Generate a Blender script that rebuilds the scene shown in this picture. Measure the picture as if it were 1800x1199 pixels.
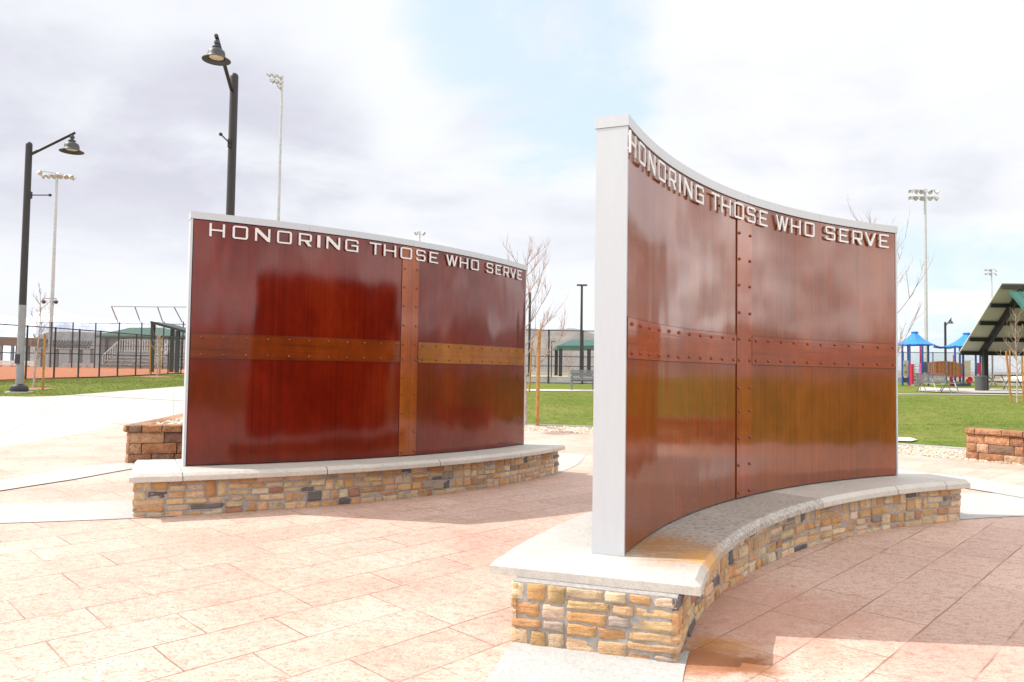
import bpy, bmesh, math, random
import numpy as np
from mathutils import Vector, Matrix
from mathutils.geometry import tessellate_polygon

for o in list(bpy.data.objects):
    bpy.data.objects.remove(o)
scene = bpy.context.scene
COL = scene.collection

# ------------------------------------------------------------------ camera
F, PITCH, ROLL, H = 1328.2, 0.0402, -0.0146, 1.4202      # photo pixels (1800 wide), radians, metres
cp, sp = math.cos(PITCH), math.sin(PITCH)
cr, sr = math.cos(ROLL), math.sin(ROLL)
FW = Vector((0, cp, sp)); UP0 = Vector((0, -sp, cp)); RT0 = Vector((1, 0, 0))
RT = RT0 * cr - UP0 * sr
UP = RT0 * sr + UP0 * cr
cam = bpy.data.cameras.new('camera')
cam.sensor_width = 36.0
cam.lens = F / 1800 * 36.0
cam.clip_start = 0.1
cam.clip_end = 20000
camo = bpy.data.objects.new('camera', cam)
COL.objects.link(camo)
camo.matrix_world = Matrix(((RT.x, UP.x, -FW.x, 0), (RT.y, UP.y, -FW.y, 0), (RT.z, UP.z, -FW.z, H), (0, 0, 0, 1)))
scene.camera = camo

# ------------------------------------------------------------------ sun, sky, exposure
SUN_EL = math.radians(46.5)
SUN_AZ = (-0.993, 0.115)                                  # horizontal direction towards the sun
sun = bpy.data.lights.new('sun', 'SUN')
sun.energy = 3.0
sun.angle = math.radians(0.5)
sun.color = (1.0, 0.965, 0.92)
suno = bpy.data.objects.new('sun', sun)
COL.objects.link(suno)
sd = Vector((SUN_AZ[0] * math.cos(SUN_EL), SUN_AZ[1] * math.cos(SUN_EL), math.sin(SUN_EL)))
suno.rotation_euler = sd.to_track_quat('Z', 'Y').to_euler()
suno.location = sd * 60

world = bpy.data.worlds.new('World')
scene.world = world
world.use_nodes = True
wn, wl = world.node_tree.nodes, world.node_tree.links
wn.clear()
def N(nodes, t, **kw):
    n = nodes.new(t)
    for k, v in kw.items():
        if isinstance(k, str) and k.startswith('i_'):
            n.inputs[int(k[2:])].default_value = v
        else:
            setattr(n, k, v)
    return n
def pdir(px, py):
    v = RT * ((px - 900) / F) - UP * ((py - 599.5) / F) + FW
    return v.normalized()
w_out = N(wn, 'ShaderNodeOutputWorld')
w_bg = N(wn, 'ShaderNodeBackground')
w_bg.inputs[1].default_value = 0.13
w_sky = N(wn, 'ShaderNodeTexSky', sky_type='NISHITA', sun_disc=False)
w_sky.sun_elevation = SUN_EL
w_sky.sun_rotation = math.atan2(SUN_AZ[0], SUN_AZ[1]) % (2 * math.pi)
w_sky.air_density = 1.0; w_sky.dust_density = 1.5; w_sky.ozone_density = 1.2
w_tc = N(wn, 'ShaderNodeTexCoord')
w_sep = N(wn, 'ShaderNodeSeparateXYZ')
wl.new(w_tc.outputs['Generated'], w_sep.inputs[0])
def wmath(op, a, b=None, c=None):
    n = N(wn, 'ShaderNodeMath', operation=op)
    for i, v in enumerate((a, b, c)):
        if v is None: continue
        if isinstance(v, (int, float)): n.inputs[i].default_value = v
        else: wl.new(v, n.inputs[i])
    return n.outputs[0]
zz = wmath('ADD', wmath('MAXIMUM', w_sep.outputs[2], 0.0), 0.16)
w_cmb = N(wn, 'ShaderNodeCombineXYZ')
wl.new(wmath('DIVIDE', w_sep.outputs[0], zz), w_cmb.inputs[0])
wl.new(wmath('DIVIDE', w_sep.outputs[1], zz), w_cmb.inputs[1])
w_cmb.inputs[2].default_value = 3.7
def wnoise(scale, detail, rough, dist=0.0, off=(0, 0, 0)):
    m = N(wn, 'ShaderNodeMapping')
    m.inputs[1].default_value = off
    wl.new(w_cmb.outputs[0], m.inputs[0])
    n = N(wn, 'ShaderNodeTexNoise')
    n.inputs['Scale'].default_value = scale; n.inputs['Detail'].default_value = detail
    n.inputs['Roughness'].default_value = rough; n.inputs['Distortion'].default_value = dist
    wl.new(m.outputs[0], n.inputs['Vector'])
    return n.outputs[0]
def wblob(px, py, c0, c1):
    d = pdir(px, py)
    n = N(wn, 'ShaderNodeVectorMath', operation='DOT_PRODUCT')
    wl.new(w_tc.outputs['Generated'], n.inputs[0]); n.inputs[1].default_value = d
    r = N(wn, 'ShaderNodeMapRange', interpolation_type='SMOOTHSTEP')
    r.inputs[1].default_value = c0; r.inputs[2].default_value = c1
    wl.new(n.outputs['Value'], r.inputs[0])
    return r.outputs[0]
def wrange(v, a, b, c=0.0, d=1.0, smooth=True):
    r = N(wn, 'ShaderNodeMapRange', interpolation_type='SMOOTHSTEP' if smooth else 'LINEAR')
    for i, q in enumerate((a, b, c, d)): r.inputs[i + 1].default_value = q
    wl.new(v, r.inputs[0])
    return r.outputs[0]
n_cov = wnoise(1.1, 9, 0.58, 0.4, (2.3, 0.4, 0))
n_shd = wnoise(0.75, 7, 0.55, 0.5, (7.1, 3.2, 0))
gap = wmath('ADD', wmath('MULTIPLY', wblob(930, 70, 0.976, 0.999), 0.27), wmath('MULTIPLY', wblob(1690, 560, 0.985, 0.999), 0.16))
cov = wrange(wmath('SUBTRACT', wmath('ADD', n_cov, 0.13), gap), 0.36, 0.56)
dark = wmath('ADD', wrange(n_shd, 0.38, 0.70, 0.0, 0.80), wmath('MULTIPLY', wblob(150, 120, 0.94, 0.995), 0.58))
dark = wmath('ADD', dark, wmath('MULTIPLY', wblob(440, 300, 0.98, 0.999), 0.45))
dark = wmath('MULTIPLY', dark, wrange(n_cov, 0.26, 0.72, 0.25, 1.15))
dark = wmath('MULTIPLY', wrange(dark, 0.0, 1.15, 0.0, 1.0), wrange(w_sep.outputs[2], 0.05, 0.24, 0.12, 1.0))
w_cl = N(wn, 'ShaderNodeMix', data_type='RGBA')
wl.new(dark, w_cl.inputs[0])
w_br = N(wn, 'ShaderNodeMix', data_type='RGBA')
wl.new(wmath('MAXIMUM', wblob(560, 330, 0.66, 0.90), wmath('MULTIPLY', wblob(1300, 350, 0.70, 0.93), 0.97)), w_br.inputs[0])
w_br.inputs[6].default_value = (9.4, 9.4, 9.5, 1); w_br.inputs[7].default_value = (4.18, 4.27, 4.48, 1)
w_var = N(wn, 'ShaderNodeMix', data_type='RGBA')
wl.new(wrange(wnoise(1.7, 6, 0.6, 0.6, (1.2, 8.4, 0)), 0.36, 0.64), w_var.inputs[0])
w_var.inputs[6].default_value = (4.9, 4.85, 4.8, 1); w_var.inputs[7].default_value = (11.8, 11.6, 11.2, 1)
wl.new(w_var.outputs[2], w_br.inputs[6])
wl.new(w_br.outputs[2], w_cl.inputs[6])
w_cl.inputs[7].default_value = (3.0, 3.03, 3.45, 1)
w_pale = N(wn, 'ShaderNodeMix', data_type='RGBA')          # thin high veil in the blue gaps
w_pale.inputs[0].default_value = 0.80
wl.new(w_sky.outputs[0], w_pale.inputs[6])
w_pale.inputs[7].default_value = (3.5, 4.1, 4.45, 1)
w_mix = N(wn, 'ShaderNodeMix', data_type='RGBA')
wl.new(cov, w_mix.inputs[0])
wl.new(w_pale.outputs[2], w_mix.inputs[6])
wl.new(w_cl.outputs[2], w_mix.inputs[7])
wl.new(w_mix.outputs[2], w_bg.inputs[0])
wl.new(w_bg.outputs[0], w_out.inputs[0])

scene.view_settings.view_transform = 'Standard'
scene.view_settings.look = 'None'
scene.view_settings.gamma = 1.0
scene.view_settings.exposure = 0.86
scene.render.engine = 'CYCLES'
scene.render.resolution_x, scene.render.resolution_y = 1024, 682
scene.cycles.max_bounces = 8
scene.cycles.transparent_max_bounces = 24

# ------------------------------------------------------------------ helpers
rnd = random.Random(7)
ORG = {}
class MB:
    """collects faces and becomes ONE mesh object"""
    def __init__(s): s.v = []; s.f = []; s.c = []; s.cur = None; s.uv = []
    def add(s, vs, fs, col=None, uv=None):
        o = len(s.v); s.v += [tuple(p) for p in vs]
        for i, f in enumerate(fs):
            s.f.append([q + o for q in f]); s.c.append(col if col is not None else s.cur)
            s.uv.append(uv[i] if uv else None)
        return s
    def box(s, c, d, rz=0.0, col=None, tilt=None):
        hx, hy, hz = d[0] / 2, d[1] / 2, d[2] / 2
        pts = [Vector((x * hx, y * hy, z * hz)) for z in (-1, 1) for y in (-1, 1) for x in (-1, 1)]
        M = Matrix.Rotation(rz, 3, 'Z')
        if tilt: M = M @ Matrix.Rotation(tilt[1], 3, tilt[0])
        c = Vector(c)
        return s.add([c + M @ p for p in pts], [(0, 2, 3, 1), (4, 5, 7, 6), (0, 1, 5, 4), (2, 6, 7, 3), (0, 4, 6, 2), (1, 3, 7, 5)], col)
    def beam(s, a, b, w, h=None, col=None, up=(0, 0, 1)):
        a, b = Vector(a), Vector(b); h = h or w
        d = (b - a).normalized(); u = Vector(up)
        if abs(d.dot(u)) > 0.99: u = Vector((1, 0, 0))
        x = d.cross(u).normalized(); y = x.cross(d).normalized()
        vs = [p + x * (i * w / 2) + y * (j * h / 2) for p in (a, b) for i, j in ((-1, -1), (1, -1), (1, 1), (-1, 1))]
        return s.add(vs, [(0, 1, 2, 3), (7, 6, 5, 4), (0, 4, 5, 1), (1, 5, 6, 2), (2, 6, 7, 3), (3, 7, 4, 0)], col)
    def tube(s, pts, rad, n=8, col=None, cap=True):
        pts = [Vector(p) for p in pts]
        if isinstance(rad, (int, float)): rad = [rad] * len(pts)
        vs, fs = [], []
        for i, p in enumerate(pts):
            d = (pts[min(i + 1, len(pts) - 1)] - pts[max(i - 1, 0)]).normalized()
            u = Vector((0, 0, 1)) if abs(d.z) < 0.95 else Vector((1, 0, 0))
            x = d.cross(u).normalized(); y = x.cross(d).normalized()
            for k in range(n):
                a = 2 * math.pi * k / n
                vs.append(p + (x * math.cos(a) + y * math.sin(a)) * rad[i])
        for i in range(len(pts) - 1):
            for k in range(n):
                k2 = (k + 1) % n
                fs.append((i * n + k, i * n + k2, (i + 1) * n + k2, (i + 1) * n + k))
        if cap:
            fs.append(tuple(range(n - 1, -1, -1))); fs.append(tuple(range((len(pts) - 1) * n, len(pts) * n)))
        return s.add(vs, fs, col)
    def lathe(s, c, prof, n=24, col=None, M=None):
        c = Vector(c); vs, fs = [], []
        for r, z in prof:
            for k in range(n):
                a = 2 * math.pi * k / n
                p = Vector((r * math.cos(a), r * math.sin(a), z))
                vs.append(c + (M @ p if M else p))
        for i in range(len(prof) - 1):
            for k in range(n):
                k2 = (k + 1) % n
                fs.append((i * n + k, i * n + k2, (i + 1) * n + k2, (i + 1) * n + k))
        return s.add(vs, fs, col)
    def build(s, name, mat, parent=None, smooth=False, org=None):
        if parent is not None: o = ORG[parent.name]
        else: o = Vector(org) if org is not None else Vector((0, 0, 0))
        me = bpy.data.meshes.new(name)
        me.from_pydata([tuple(Vector(p) - o) for p in s.v], [], s.f)
        me.update()
        if any(c is not None for c in s.c):
            a = me.color_attributes.new('Col', 'FLOAT_COLOR', 'CORNER')
            k = 0
            for pi, p in enumerate(me.polygons):
                c = s.c[pi] or (1, 1, 1)
                for _ in range(p.loop_total):
                    a.data[k].color = (c[0], c[1], c[2], 1); k += 1
        if any(u is not None for u in s.uv):
            l = me.uv_layers.new(name='UVMap'); k = 0
            for pi, p in enumerate(me.polygons):
                for q in range(p.loop_total):
                    if s.uv[pi]: l.data[k].uv = s.uv[pi][q]
                    k += 1
        if smooth:
            me.polygons.foreach_set('use_smooth', [True] * len(me.polygons))
            if smooth != 'all':
                me.set_sharp_from_angle(angle=math.radians(38))
        me.materials.append(mat)
        ob = bpy.data.objects.new(name, me)
        COL.objects.link(ob)
        if parent is not None:
            ob.parent = parent
        else:
            ob.location = o
        ORG[ob.name] = o
        return ob
def tag(o, label=None, cat=None, group=None, kind=None):
    if label: o['label'] = label
    if cat: o['category'] = cat
    if group: o['group'] = group
    if kind: o['kind'] = kind
    return o
def thing(name, loc, label, cat, group=None):
    o = bpy.data.objects.new(name, None)
    o.empty_display_size = 0.3
    o.location = loc
    COL.objects.link(o)
    ORG[o.name] = Vector(loc)
    return tag(o, label, cat, group)
def copy_part(src, parent, loc=None, rot=None):
    c = src.copy()
    COL.objects.link(c)
    c.parent = parent
    ORG[c.name] = ORG[parent.name]
    if loc is not None: c.location = loc
    if rot is not None: c.rotation_euler = rot
    return c
def copy_tree(o, parent=None):
    c = o.copy(); COL.objects.link(c); c.parent = parent
    ORG[c.name] = ORG.get(o.name, Vector((0, 0, 0)))
    for ch in list(o.children): copy_tree(ch, c)
    return c

# ---- terrain: level plaza with a slight saddle fall, lawn rising gently away from it
def sstep(t):
    t = min(1.0, max(0.0, t)); return t * t * (3 - 2 * t)
def gz(x, y):
    r = math.hypot(x, y)
    z = 0.72 * sstep((r - 15) / 20.0) + 0.28 * sstep((r - 35) / 20.0) + 0.15 * sstep((r - 55) / 35.0)
    if r < 15.5:
        u = (x - .68) * .70 + (y - 7.75) * .714; v = (x - .68) * .78 - (y - 7.75) * .62
        z += .0168 * 6 * math.tanh(u / 6) * 1.06 * math.tanh(v / 1.4) / .893 * (1 - sstep((r - 9.5) / 5.5))
    return z
def ray(px, py):
    return RT * ((px - 900) / F) - UP * ((py - 599.5) / F) + FW
def at(px, py, dz=0.0):
    """point of the terrain seen at a pixel of the photograph"""
    v = ray(px, py); t = 1.0
    g = lambda t: H + v.z * t - gz(v.x * t, v.y * t) - dz
    while g(t) > 0 and t < 900: t += 0.15 if t < 90 else 2.0
    lo, hi = t - 2.0, t
    for _ in range(40):
        m = (lo + hi) / 2
        if g(m) > 0: lo = m
        else: hi = m
    return Vector((v.x * hi, v.y * hi, H + v.z * hi))
def atd(px, py, D):
    """point at depth y = D along a pixel's ray"""
    v = ray(px, py); t = D / v.y
    return Vector((v.x * t, D, H + v.z * t))
def base(px, D):
    p = atd(px, 640, D); return Vector((p.x, D, gz(p.x, D)))

# ------------------------------------------------------------------ materials
def newmat(name):
    m = bpy.data.materials.new(name); m.use_nodes = True
    nt = m.node_tree; nt.nodes.clear()
    out = nt.nodes.new('ShaderNodeOutputMaterial'); b = nt.nodes.new('ShaderNodeBsdfPrincipled')
    nt.links.new(b.outputs[0], out.inputs[0])
    return m, nt.nodes, nt.links, b, out
def coords(nd, lk, scale=(1, 1, 1), rot=(0, 0, 0), world_=False, loc=(0, 0, 0)):
    if world_:
        t = nd.new('ShaderNodeNewGeometry').outputs['Position']
    else:
        t = nd.new('ShaderNodeTexCoord').outputs['Object']
    m = nd.new('ShaderNodeMapping')
    m.inputs['Scale'].default_value = scale; m.inputs['Rotation'].default_value = rot; m.inputs['Location'].default_value = loc
    lk.new(t, m.inputs[0]); return m.outputs[0]
def noise(nd, lk, vec, scale, detail=4, rough=.55, dist=0.0):
    n = nd.new('ShaderNodeTexNoise')
    n.inputs['Scale'].default_value = scale; n.inputs['Detail'].default_value = detail
    n.inputs['Roughness'].default_value = rough; n.inputs['Distortion'].default_value = dist
    lk.new(vec, n.inputs['Vector']); return n.outputs[0]
def ramp(nd, lk, v, stops):
    r = nd.new('ShaderNodeValToRGB')
    e = r.color_ramp.elements
    while len(e) < len(stops): e.new(0.5)
    for i, (p, c) in enumerate(stops):
        e[i].position = p
        e[i].color = (c, c, c, 1) if isinstance(c, (int, float)) else (*c, 1)
    lk.new(v, r.inputs[0]); return r.outputs[0]
def mix(nd, lk, f, a, b, mode='MIX'):
    n = nd.new('ShaderNodeMix'); n.data_type = 'RGBA'; n.blend_type = mode
    for i, v in ((0, f), (6, a), (7, b)):
        if isinstance(v, (int, float)): n.inputs[i].default_value = v
        elif isinstance(v, tuple): n.inputs[i].default_value = (*v, 1)
        else: lk.new(v, n.inputs[i])
    return n.outputs[2]
def nmath(nd, lk, op, a, b=0.0):
    n = nd.new('ShaderNodeMath'); n.operation = op
    for i, v in ((0, a), (1, b)):
        if isinstance(v, (int, float)): n.inputs[i].default_value = v
        else: lk.new(v, n.inputs[i])
    return n.outputs[0]
def bump(nd, lk, b, h, strength=.3, dist=.01, sock='Normal', prev=None):
    n = nd.new('ShaderNodeBump'); n.inputs['Strength'].default_value = strength; n.inputs['Distance'].default_value = dist
    lk.new(h, n.inputs['Height'])
    if prev is not None: lk.new(prev, n.inputs['Normal'])
    if b is not None: lk.new(n.outputs[0], b.inputs[sock])
    return n.outputs[0]
def simple(name, c, rough=.6, metal=0.0, var=.12, scale=6.0, bmp=0.0, coat=0.0):
    m, nd, lk, b, _ = newmat(name)
    v = coords(nd, lk, world_=True)
    n = noise(nd, lk, v, scale, 5)
    lo = tuple(x * (1 - var) for x in c); hi = tuple(min(1, x * (1 + var)) for x in c)
    lk.new(ramp(nd, lk, n, [(.3, lo), (.7, hi)]), b.inputs['Base Color'])
    b.inputs['Roughness'].default_value = rough; b.inputs['Metallic'].default_value = metal
    b.inputs['Coat Weight'].default_value = coat
    if bmp: bump(nd, lk, b, noise(nd, lk, v, scale * 6, 4), bmp, .01)
    return m
def attr_mat(name, rough=.8, nscale=30.0, var=.35, bmp=.5, bdist=.006):
    m, nd, lk, b, _ = newmat(name)
    a = nd.new('ShaderNodeAttribute'); a.attribute_name = 'Col'
    v = coords(nd, lk, world_=True)
    n1 = noise(nd, lk, v, nscale, 7, .65); n2 = noise(nd, lk, v, nscale * .28, 5, .6, .6)
    t = mix(nd, lk, 1.0, ramp(nd, lk, n1, [(.25, 1 - var), (.75, 1 + var * .5)]), ramp(nd, lk, n2, [(.3, (1 - var * .8, 1 - var, 1 - var * 1.1)), (.7, (1.12, 1.08, 1.05))]), 'MULTIPLY')
    lk.new(mix(nd, lk, 1.0, a.outputs['Color'], t, 'MULTIPLY'), b.inputs['Base Color'])
    b.inputs['Roughness'].default_value = rough
    bump(nd, lk, b, nmath(nd, lk, 'ADD', n1, n2), bmp, bdist)
    return m

def make_panel_mat(name, deep, mid, streak, spin, wave=.012, ior=1.5, cr=(.05, .10)):
    """lacquered, brushed rust-patina steel: coloured base under a clear glossy coat"""
    m, nd, lk, b, _ = newmat(name)
    vs = coords(nd, lk, (90, 90, 0.25) if spin == 0 else (1.6, 1.6, 60), world_=True)
    s1 = noise(nd, lk, vs, 1.0, 5, .62)
    vb = coords(nd, lk, (1, 1, .55), world_=True)
    n1 = noise(nd, lk, vb, 1.7, 6, .6, .3)
    n2 = noise(nd, lk, vb, 9, 6, .65, .3)
    s2 = noise(nd, lk, coords(nd, lk, (26, 26, .16) if spin == 0 else (1.2, 1.2, 26), world_=True, loc=(4, 2, 0)), 1.0, 4, .6)
    c = ramp(nd, lk, n1, [(.28, deep), (.52, mid), (.76, streak)])
    c = mix(nd, lk, .55, c, ramp(nd, lk, s1, [(.25, .72), (.5, 1.0), (.8, 1.28)]), 'MULTIPLY')
    c = mix(nd, lk, .5, c, ramp(nd, lk, n2, [(.3, .7), (.7, 1.25)]), 'MULTIPLY')
    c = mix(nd, lk, .6, c, ramp(nd, lk, s2, [(.28, .55), (.46, 1.0), (.72, 1.18)]), 'MULTIPLY')
    lk.new(c, b.inputs['Base Color'])
    b.inputs['Metallic'].default_value = 0.0
    b.inputs['Specular IOR Level'].default_value = 0.0
    b.inputs['Roughness'].default_value = .5
    b.inputs['Coat Weight'].default_value = 1.0
    b.inputs['Coat IOR'].default_value = ior
    lk.new(ramp(nd, lk, s1, [(.3, cr[0]), (.75, cr[1])]), b.inputs['Coat Roughness'])
    # sheet metal is never quite flat: broad waviness plus the brushed grain
    vw = coords(nd, lk, (1, 1, .28), world_=True, loc=(3.1, .7, 0))
    w1 = noise(nd, lk, vw, 1.6, 2, .45)
    p = bump(nd, lk, None, w1, 1.0, wave)
    p = bump(nd, lk, None, s1, .05, .004, prev=p)
    lk.new(p, b.inputs['Normal']); lk.new(p, b.inputs['Coat Normal'])
    return m
M = {}
M['sheetL'] = make_panel_mat('patina_steel_red', (.090, .0042, .0006), (.122, .0075, .0012), (.17, .016, .0024), 0, .026, 1.5, (.07, .12))
M['sheetR'] = make_panel_mat('patina_steel_amber', (.135, .024, .0024), (.178, .035, .0034), (.22, .050, .005), 0, .013, 1.70, (.06, .11))
M['strapL'] = make_panel_mat('patina_strap_red', (.105, .016, .002), (.15, .027, .003), (.21, .043, .005), 1, .006)
M['strapR'] = make_panel_mat('patina_strap_amber', (.17, .026, .0035), (.215, .038, .005), (.27, .055, .008), 1, .006, 1.70)
M['vstrapL'] = make_panel_mat('patina_upright_strap_red', (.19, .034, .004), (.25, .052, .006), (.30, .075, .009), 0, .006)
M['vstrapR'] = make_panel_mat('patina_upright_strap_amber', (.19, .030, .0045), (.235, .042, .006), (.29, .062, .009), 0, .006, 1.70)
M['strapG'] = make_panel_mat('golden_strap', (.19, .058, .004), (.26, .088, .007), (.32, .12, .012), 1, .006)  # more golden base colour, used on one strap of the left wall
M['seam'] = simple('dark_seam', (.018, .008, .006), .6, 0, .2, 20)
M['rivet'] = simple('rivet_copper', (.20, .060, .035), .30, .5, .3, 30)
M['backsteel'] = simple('dark_back_steel', (.060, .010, .006), .55, 0, .2, 3)
M['alu'] = None
def make_brushed(name, c, rough, var):
    m, nd, lk, b, _ = newmat(name)
    v = coords(nd, lk, (6, 6, 1.2), world_=True)
    n1 = noise(nd, lk, v, 5, 6, .6); n2 = noise(nd, lk, v, 40, 4, .6)
    lk.new(mix(nd, lk, .6, ramp(nd, lk, n1, [(.3, tuple(x * (1 - var) for x in c)), (.7, c)]), ramp(nd, lk, n2, [(.3, .96), (.7, 1.02)]), 'MULTIPLY'), b.inputs['Base Color'])
    b.inputs['Roughness'].default_value = rough
    b.inputs['Metallic'].default_value = .25
    bump(nd, lk, b, n2, .05, .002)
    return m
M['alu'] = make_brushed('pale_painted_aluminium', (.47, .495, .535), .40, .04)
M['letter'] = make_brushed('white_letter_metal', (.64, .63, .635), .38, .04)
def make_stone():
    m, nd, lk, b, _ = newmat('ledge_stone')
    a = nd.new('ShaderNodeAttribute'); a.attribute_name = 'Col'
    g = nd.new('ShaderNodeNewGeometry').outputs['Position']
    big = noise(nd, lk, g, 9, 6, .62, .8); fine = noise(nd, lk, coords(nd, lk, (1, 1, 2.2), world_=True), 70, 7, .7); lay = noise(nd, lk, coords(nd, lk, (5, 5, 60), world_=True), 1.0, 5, .6, .5)
    hue = ramp(nd, lk, big, [(.28, (.62, .58, .60)), (.45, (.98, .92, .88)), (.58, (1.06, 1.0, .96)), (.75, (1.16, 1.14, 1.12))])
    c = mix(nd, lk, 1.0, a.outputs['Color'], hue, 'MULTIPLY')
    c = mix(nd, lk, .8, c, ramp(nd, lk, fine, [(.28, .60), (.5, 1.0), (.75, 1.18)]), 'MULTIPLY')
    c = mix(nd, lk, .5, c, ramp(nd, lk, lay, [(.30, .55), (.42, 1.0)]), 'MULTIPLY')
    lk.new(c, b.inputs['Base Color']); b.inputs['Roughness'].default_value = .9; b.inputs['Specular IOR Level'].default_value = .25
    h = nmath(nd, lk, 'ADD', nmath(nd, lk, 'MULTIPLY', fine, .6), nmath(nd, lk, 'ADD', nmath(nd, lk, 'MULTIPLY', lay, .9), big))
    bump(nd, lk, b, h, .9, .012)
    return m
M['stone'] = make_stone()
M['block'] = attr_mat('tumbled_block', .9, 48, .55, .9, .008)
M['mortar'] = simple('mortar_grey', (.33, .305, .29), .95, 0, .2, 40, .5)
M['jointdark'] = simple('weathered_joint', (.13, .12, .11), .95, 0, .3, 40)
M['gravel'] = attr_mat('gravel_stone', .85, 60, .25, .3, .004)

def make_concrete(name, c, var, sc, rough=.8, rust=None):
    m, nd, lk, b, _ = newmat(name)
    v = coords(nd, lk, world_=True)
    n1 = noise(nd, lk, v, sc, 7, .62, .3); n2 = noise(nd, lk, v, sc * 12, 5, .7); n3 = noise(nd, lk, v, sc * 60, 3, .6)
    cc = ramp(nd, lk, n1, [(.3, tuple(x * (1 - var) for x in c)), (.7, c)])
    cc = mix(nd, lk, .8, cc, ramp(nd, lk, n2, [(.3, 1 - var), (.6, 1.06)]), 'MULTIPLY')
    cc = mix(nd, lk, .6, cc, ramp(nd, lk, n3, [(.35, .72), (.55, 1.05)]), 'MULTIPLY')
    if rust:
        for (px_, py_, pz_, ra, rb, colr, st, mn) in rust:
            g = nd.new('ShaderNodeNewGeometry').outputs['Position']
            d = nd.new('ShaderNodeVectorMath'); d.operation = 'DISTANCE'
            lk.new(g, d.inputs[0]); d.inputs[1].default_value = (px_, py_, pz_)
            vr = coords(nd, lk, mn, rot=(0, 0, .3), world_=True)
            nn = noise(nd, lk, vr, 4.5, 6, .62, .8)
            e = nmath(nd, lk, 'ADD', d.outputs['Value'], nmath(nd, lk, 'MULTIPLY', nmath(nd, lk, 'SUBTRACT', nn, .5), rb * 1.6))
            mr = nd.new('ShaderNodeMapRange'); mr.interpolation_type = 'SMOOTHSTEP'
            mr.inputs[1].default_value = ra; mr.inputs[2].default_value = rb; mr.inputs[3].default_value = st; mr.inputs[4].default_value = 0
            lk.new(e, mr.inputs[0])
            cc = mix(nd, lk, mr.outputs[0], cc, colr)
    lk.new(cc, b.inputs['Base Color']); b.inputs['Roughness'].default_value = rough
    bump(nd, lk, b, nmath(nd, lk, 'ADD', n2, n3), .25, .006)
    return m
M['cap'] = make_concrete('cast_cap_stone', (.53, .495, .45), .16, 2.4, .55)
RUST0, RUST1, RUST2 = (0.95, 4.50), (1.13, 4.34), (0.90, 4.72)
def rust_cap():
    m = make_concrete('cast_cap_stone_rust_stained', (.53, .495, .45), .16, 2.4, .5)
    nd, lk = m.node_tree.nodes, m.node_tree.links
    b = [n for n in nd if n.type == 'BSDF_PRINCIPLED'][0]
    cc = b.inputs['Base Color'].links[0].from_socket
    g = nd.new('ShaderNodeNewGeometry').outputs['Position']
    def spot(x, y, z, ra, rb, st, amp, nsc):
        d = nd.new('ShaderNodeVectorMath'); d.operation = 'DISTANCE'; lk.new(g, d.inputs[0]); d.inputs[1].default_value = (x, y, z)
        e = nmath(nd, lk, 'ADD', d.outputs['Value'], nmath(nd, lk, 'MULTIPLY', nmath(nd, lk, 'SUBTRACT', noise(nd, lk, g, nsc, 5, .6, .5), .5), amp))
        r = nd.new('ShaderNodeMapRange'); r.interpolation_type = 'SMOOTHSTEP'
        for i, q in enumerate((ra, rb, st, 0)): r.inputs[i + 1].default_value = q
        lk.new(e, r.inputs[0]); return r.outputs[0]
    spk = noise(nd, lk, coords(nd, lk, (1, 1.6, 1), rot=(0, 0, -.5), world_=True), 34, 5, .75, .3)
    damp = nmath(nd, lk, 'MAXIMUM', spot(1.35, 5.0, .38, .45, 1.2, .95, .5, 3), spot(2.2, 6.2, .4, .8, 2.2, .85, .6, 2))
    cc = mix(nd, lk, nmath(nd, lk, 'MULTIPLY', damp, ramp(nd, lk, spk, [(.42, 1.0), (.53, .22)])), cc, (.17, .15, .13))
    # rust runs square across the bench, from the steel to the front arris
    fan = coords(nd, lk, (3, 30, 3), rot=(0, 0, math.radians(17)), world_=True)
    fn = noise(nd, lk, fan, 1.0, 5, .7, .35)
    run = nmath(nd, lk, 'MULTIPLY', spot(RUST0[0], RUST0[1], .38, .10, .50, 1.0, .25, 4), ramp(nd, lk, fn, [(.40, .18), (.58, 1.0)]))
    cc = mix(nd, lk, run, cc, (.33, .15, .028))
    foot = nmath(nd, lk, 'MULTIPLY', spot(RUST2[0], RUST2[1], .38, .04, .42, .95, .3, 5), ramp(nd, lk, spk, [(.34, 1.0), (.62, .35)]))
    cc = mix(nd, lk, foot, cc, (.30, .135, .03))
    edge = spot(RUST1[0], RUST1[1], .355, .05, .22, .95, .12, 7)
    cc = mix(nd, lk, nmath(nd, lk, 'MULTIPLY', edge, ramp(nd, lk, fn, [(.3, .55), (.6, 1.0)])), cc, (.52, .25, .045))
    lk.new(cc, b.inputs['Base Color'])
    return m
M['cap_rust'] = rust_cap()
M['concrete'] = make_concrete('broom_concrete', (.40, .39, .375), .10, 1.2, .85)
M['walk'] = make_concrete('pale_walk_concrete', (.44, .405, .375), .10, .8, .85)
def saw_cuts(m, ang, w, h):
    nd, lk = m.node_tree.nodes, m.node_tree.links
    b = [n for n in nd if n.type == 'BSDF_PRINCIPLED'][0]; cc = b.inputs['Base Color'].links[0].from_socket
    br = nd.new('ShaderNodeTexBrick'); br.offset = 0.0
    for k, v in (('Scale', 1.0), ('Mortar Size', .010), ('Mortar Smooth', .2), ('Brick Width', w), ('Row Height', h)): br.inputs[k].default_value = v
    lk.new(coords(nd, lk, rot=(0, 0, ang), world_=True), br.inputs['Vector'])
    lk.new(mix(nd, lk, nmath(nd, lk, 'MULTIPLY', br.outputs['Fac'], .75), cc, (.20, .17, .15)), b.inputs['Base Color'])
saw_cuts(M['walk'], math.radians(-24), 3.0, 3.0)

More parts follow.
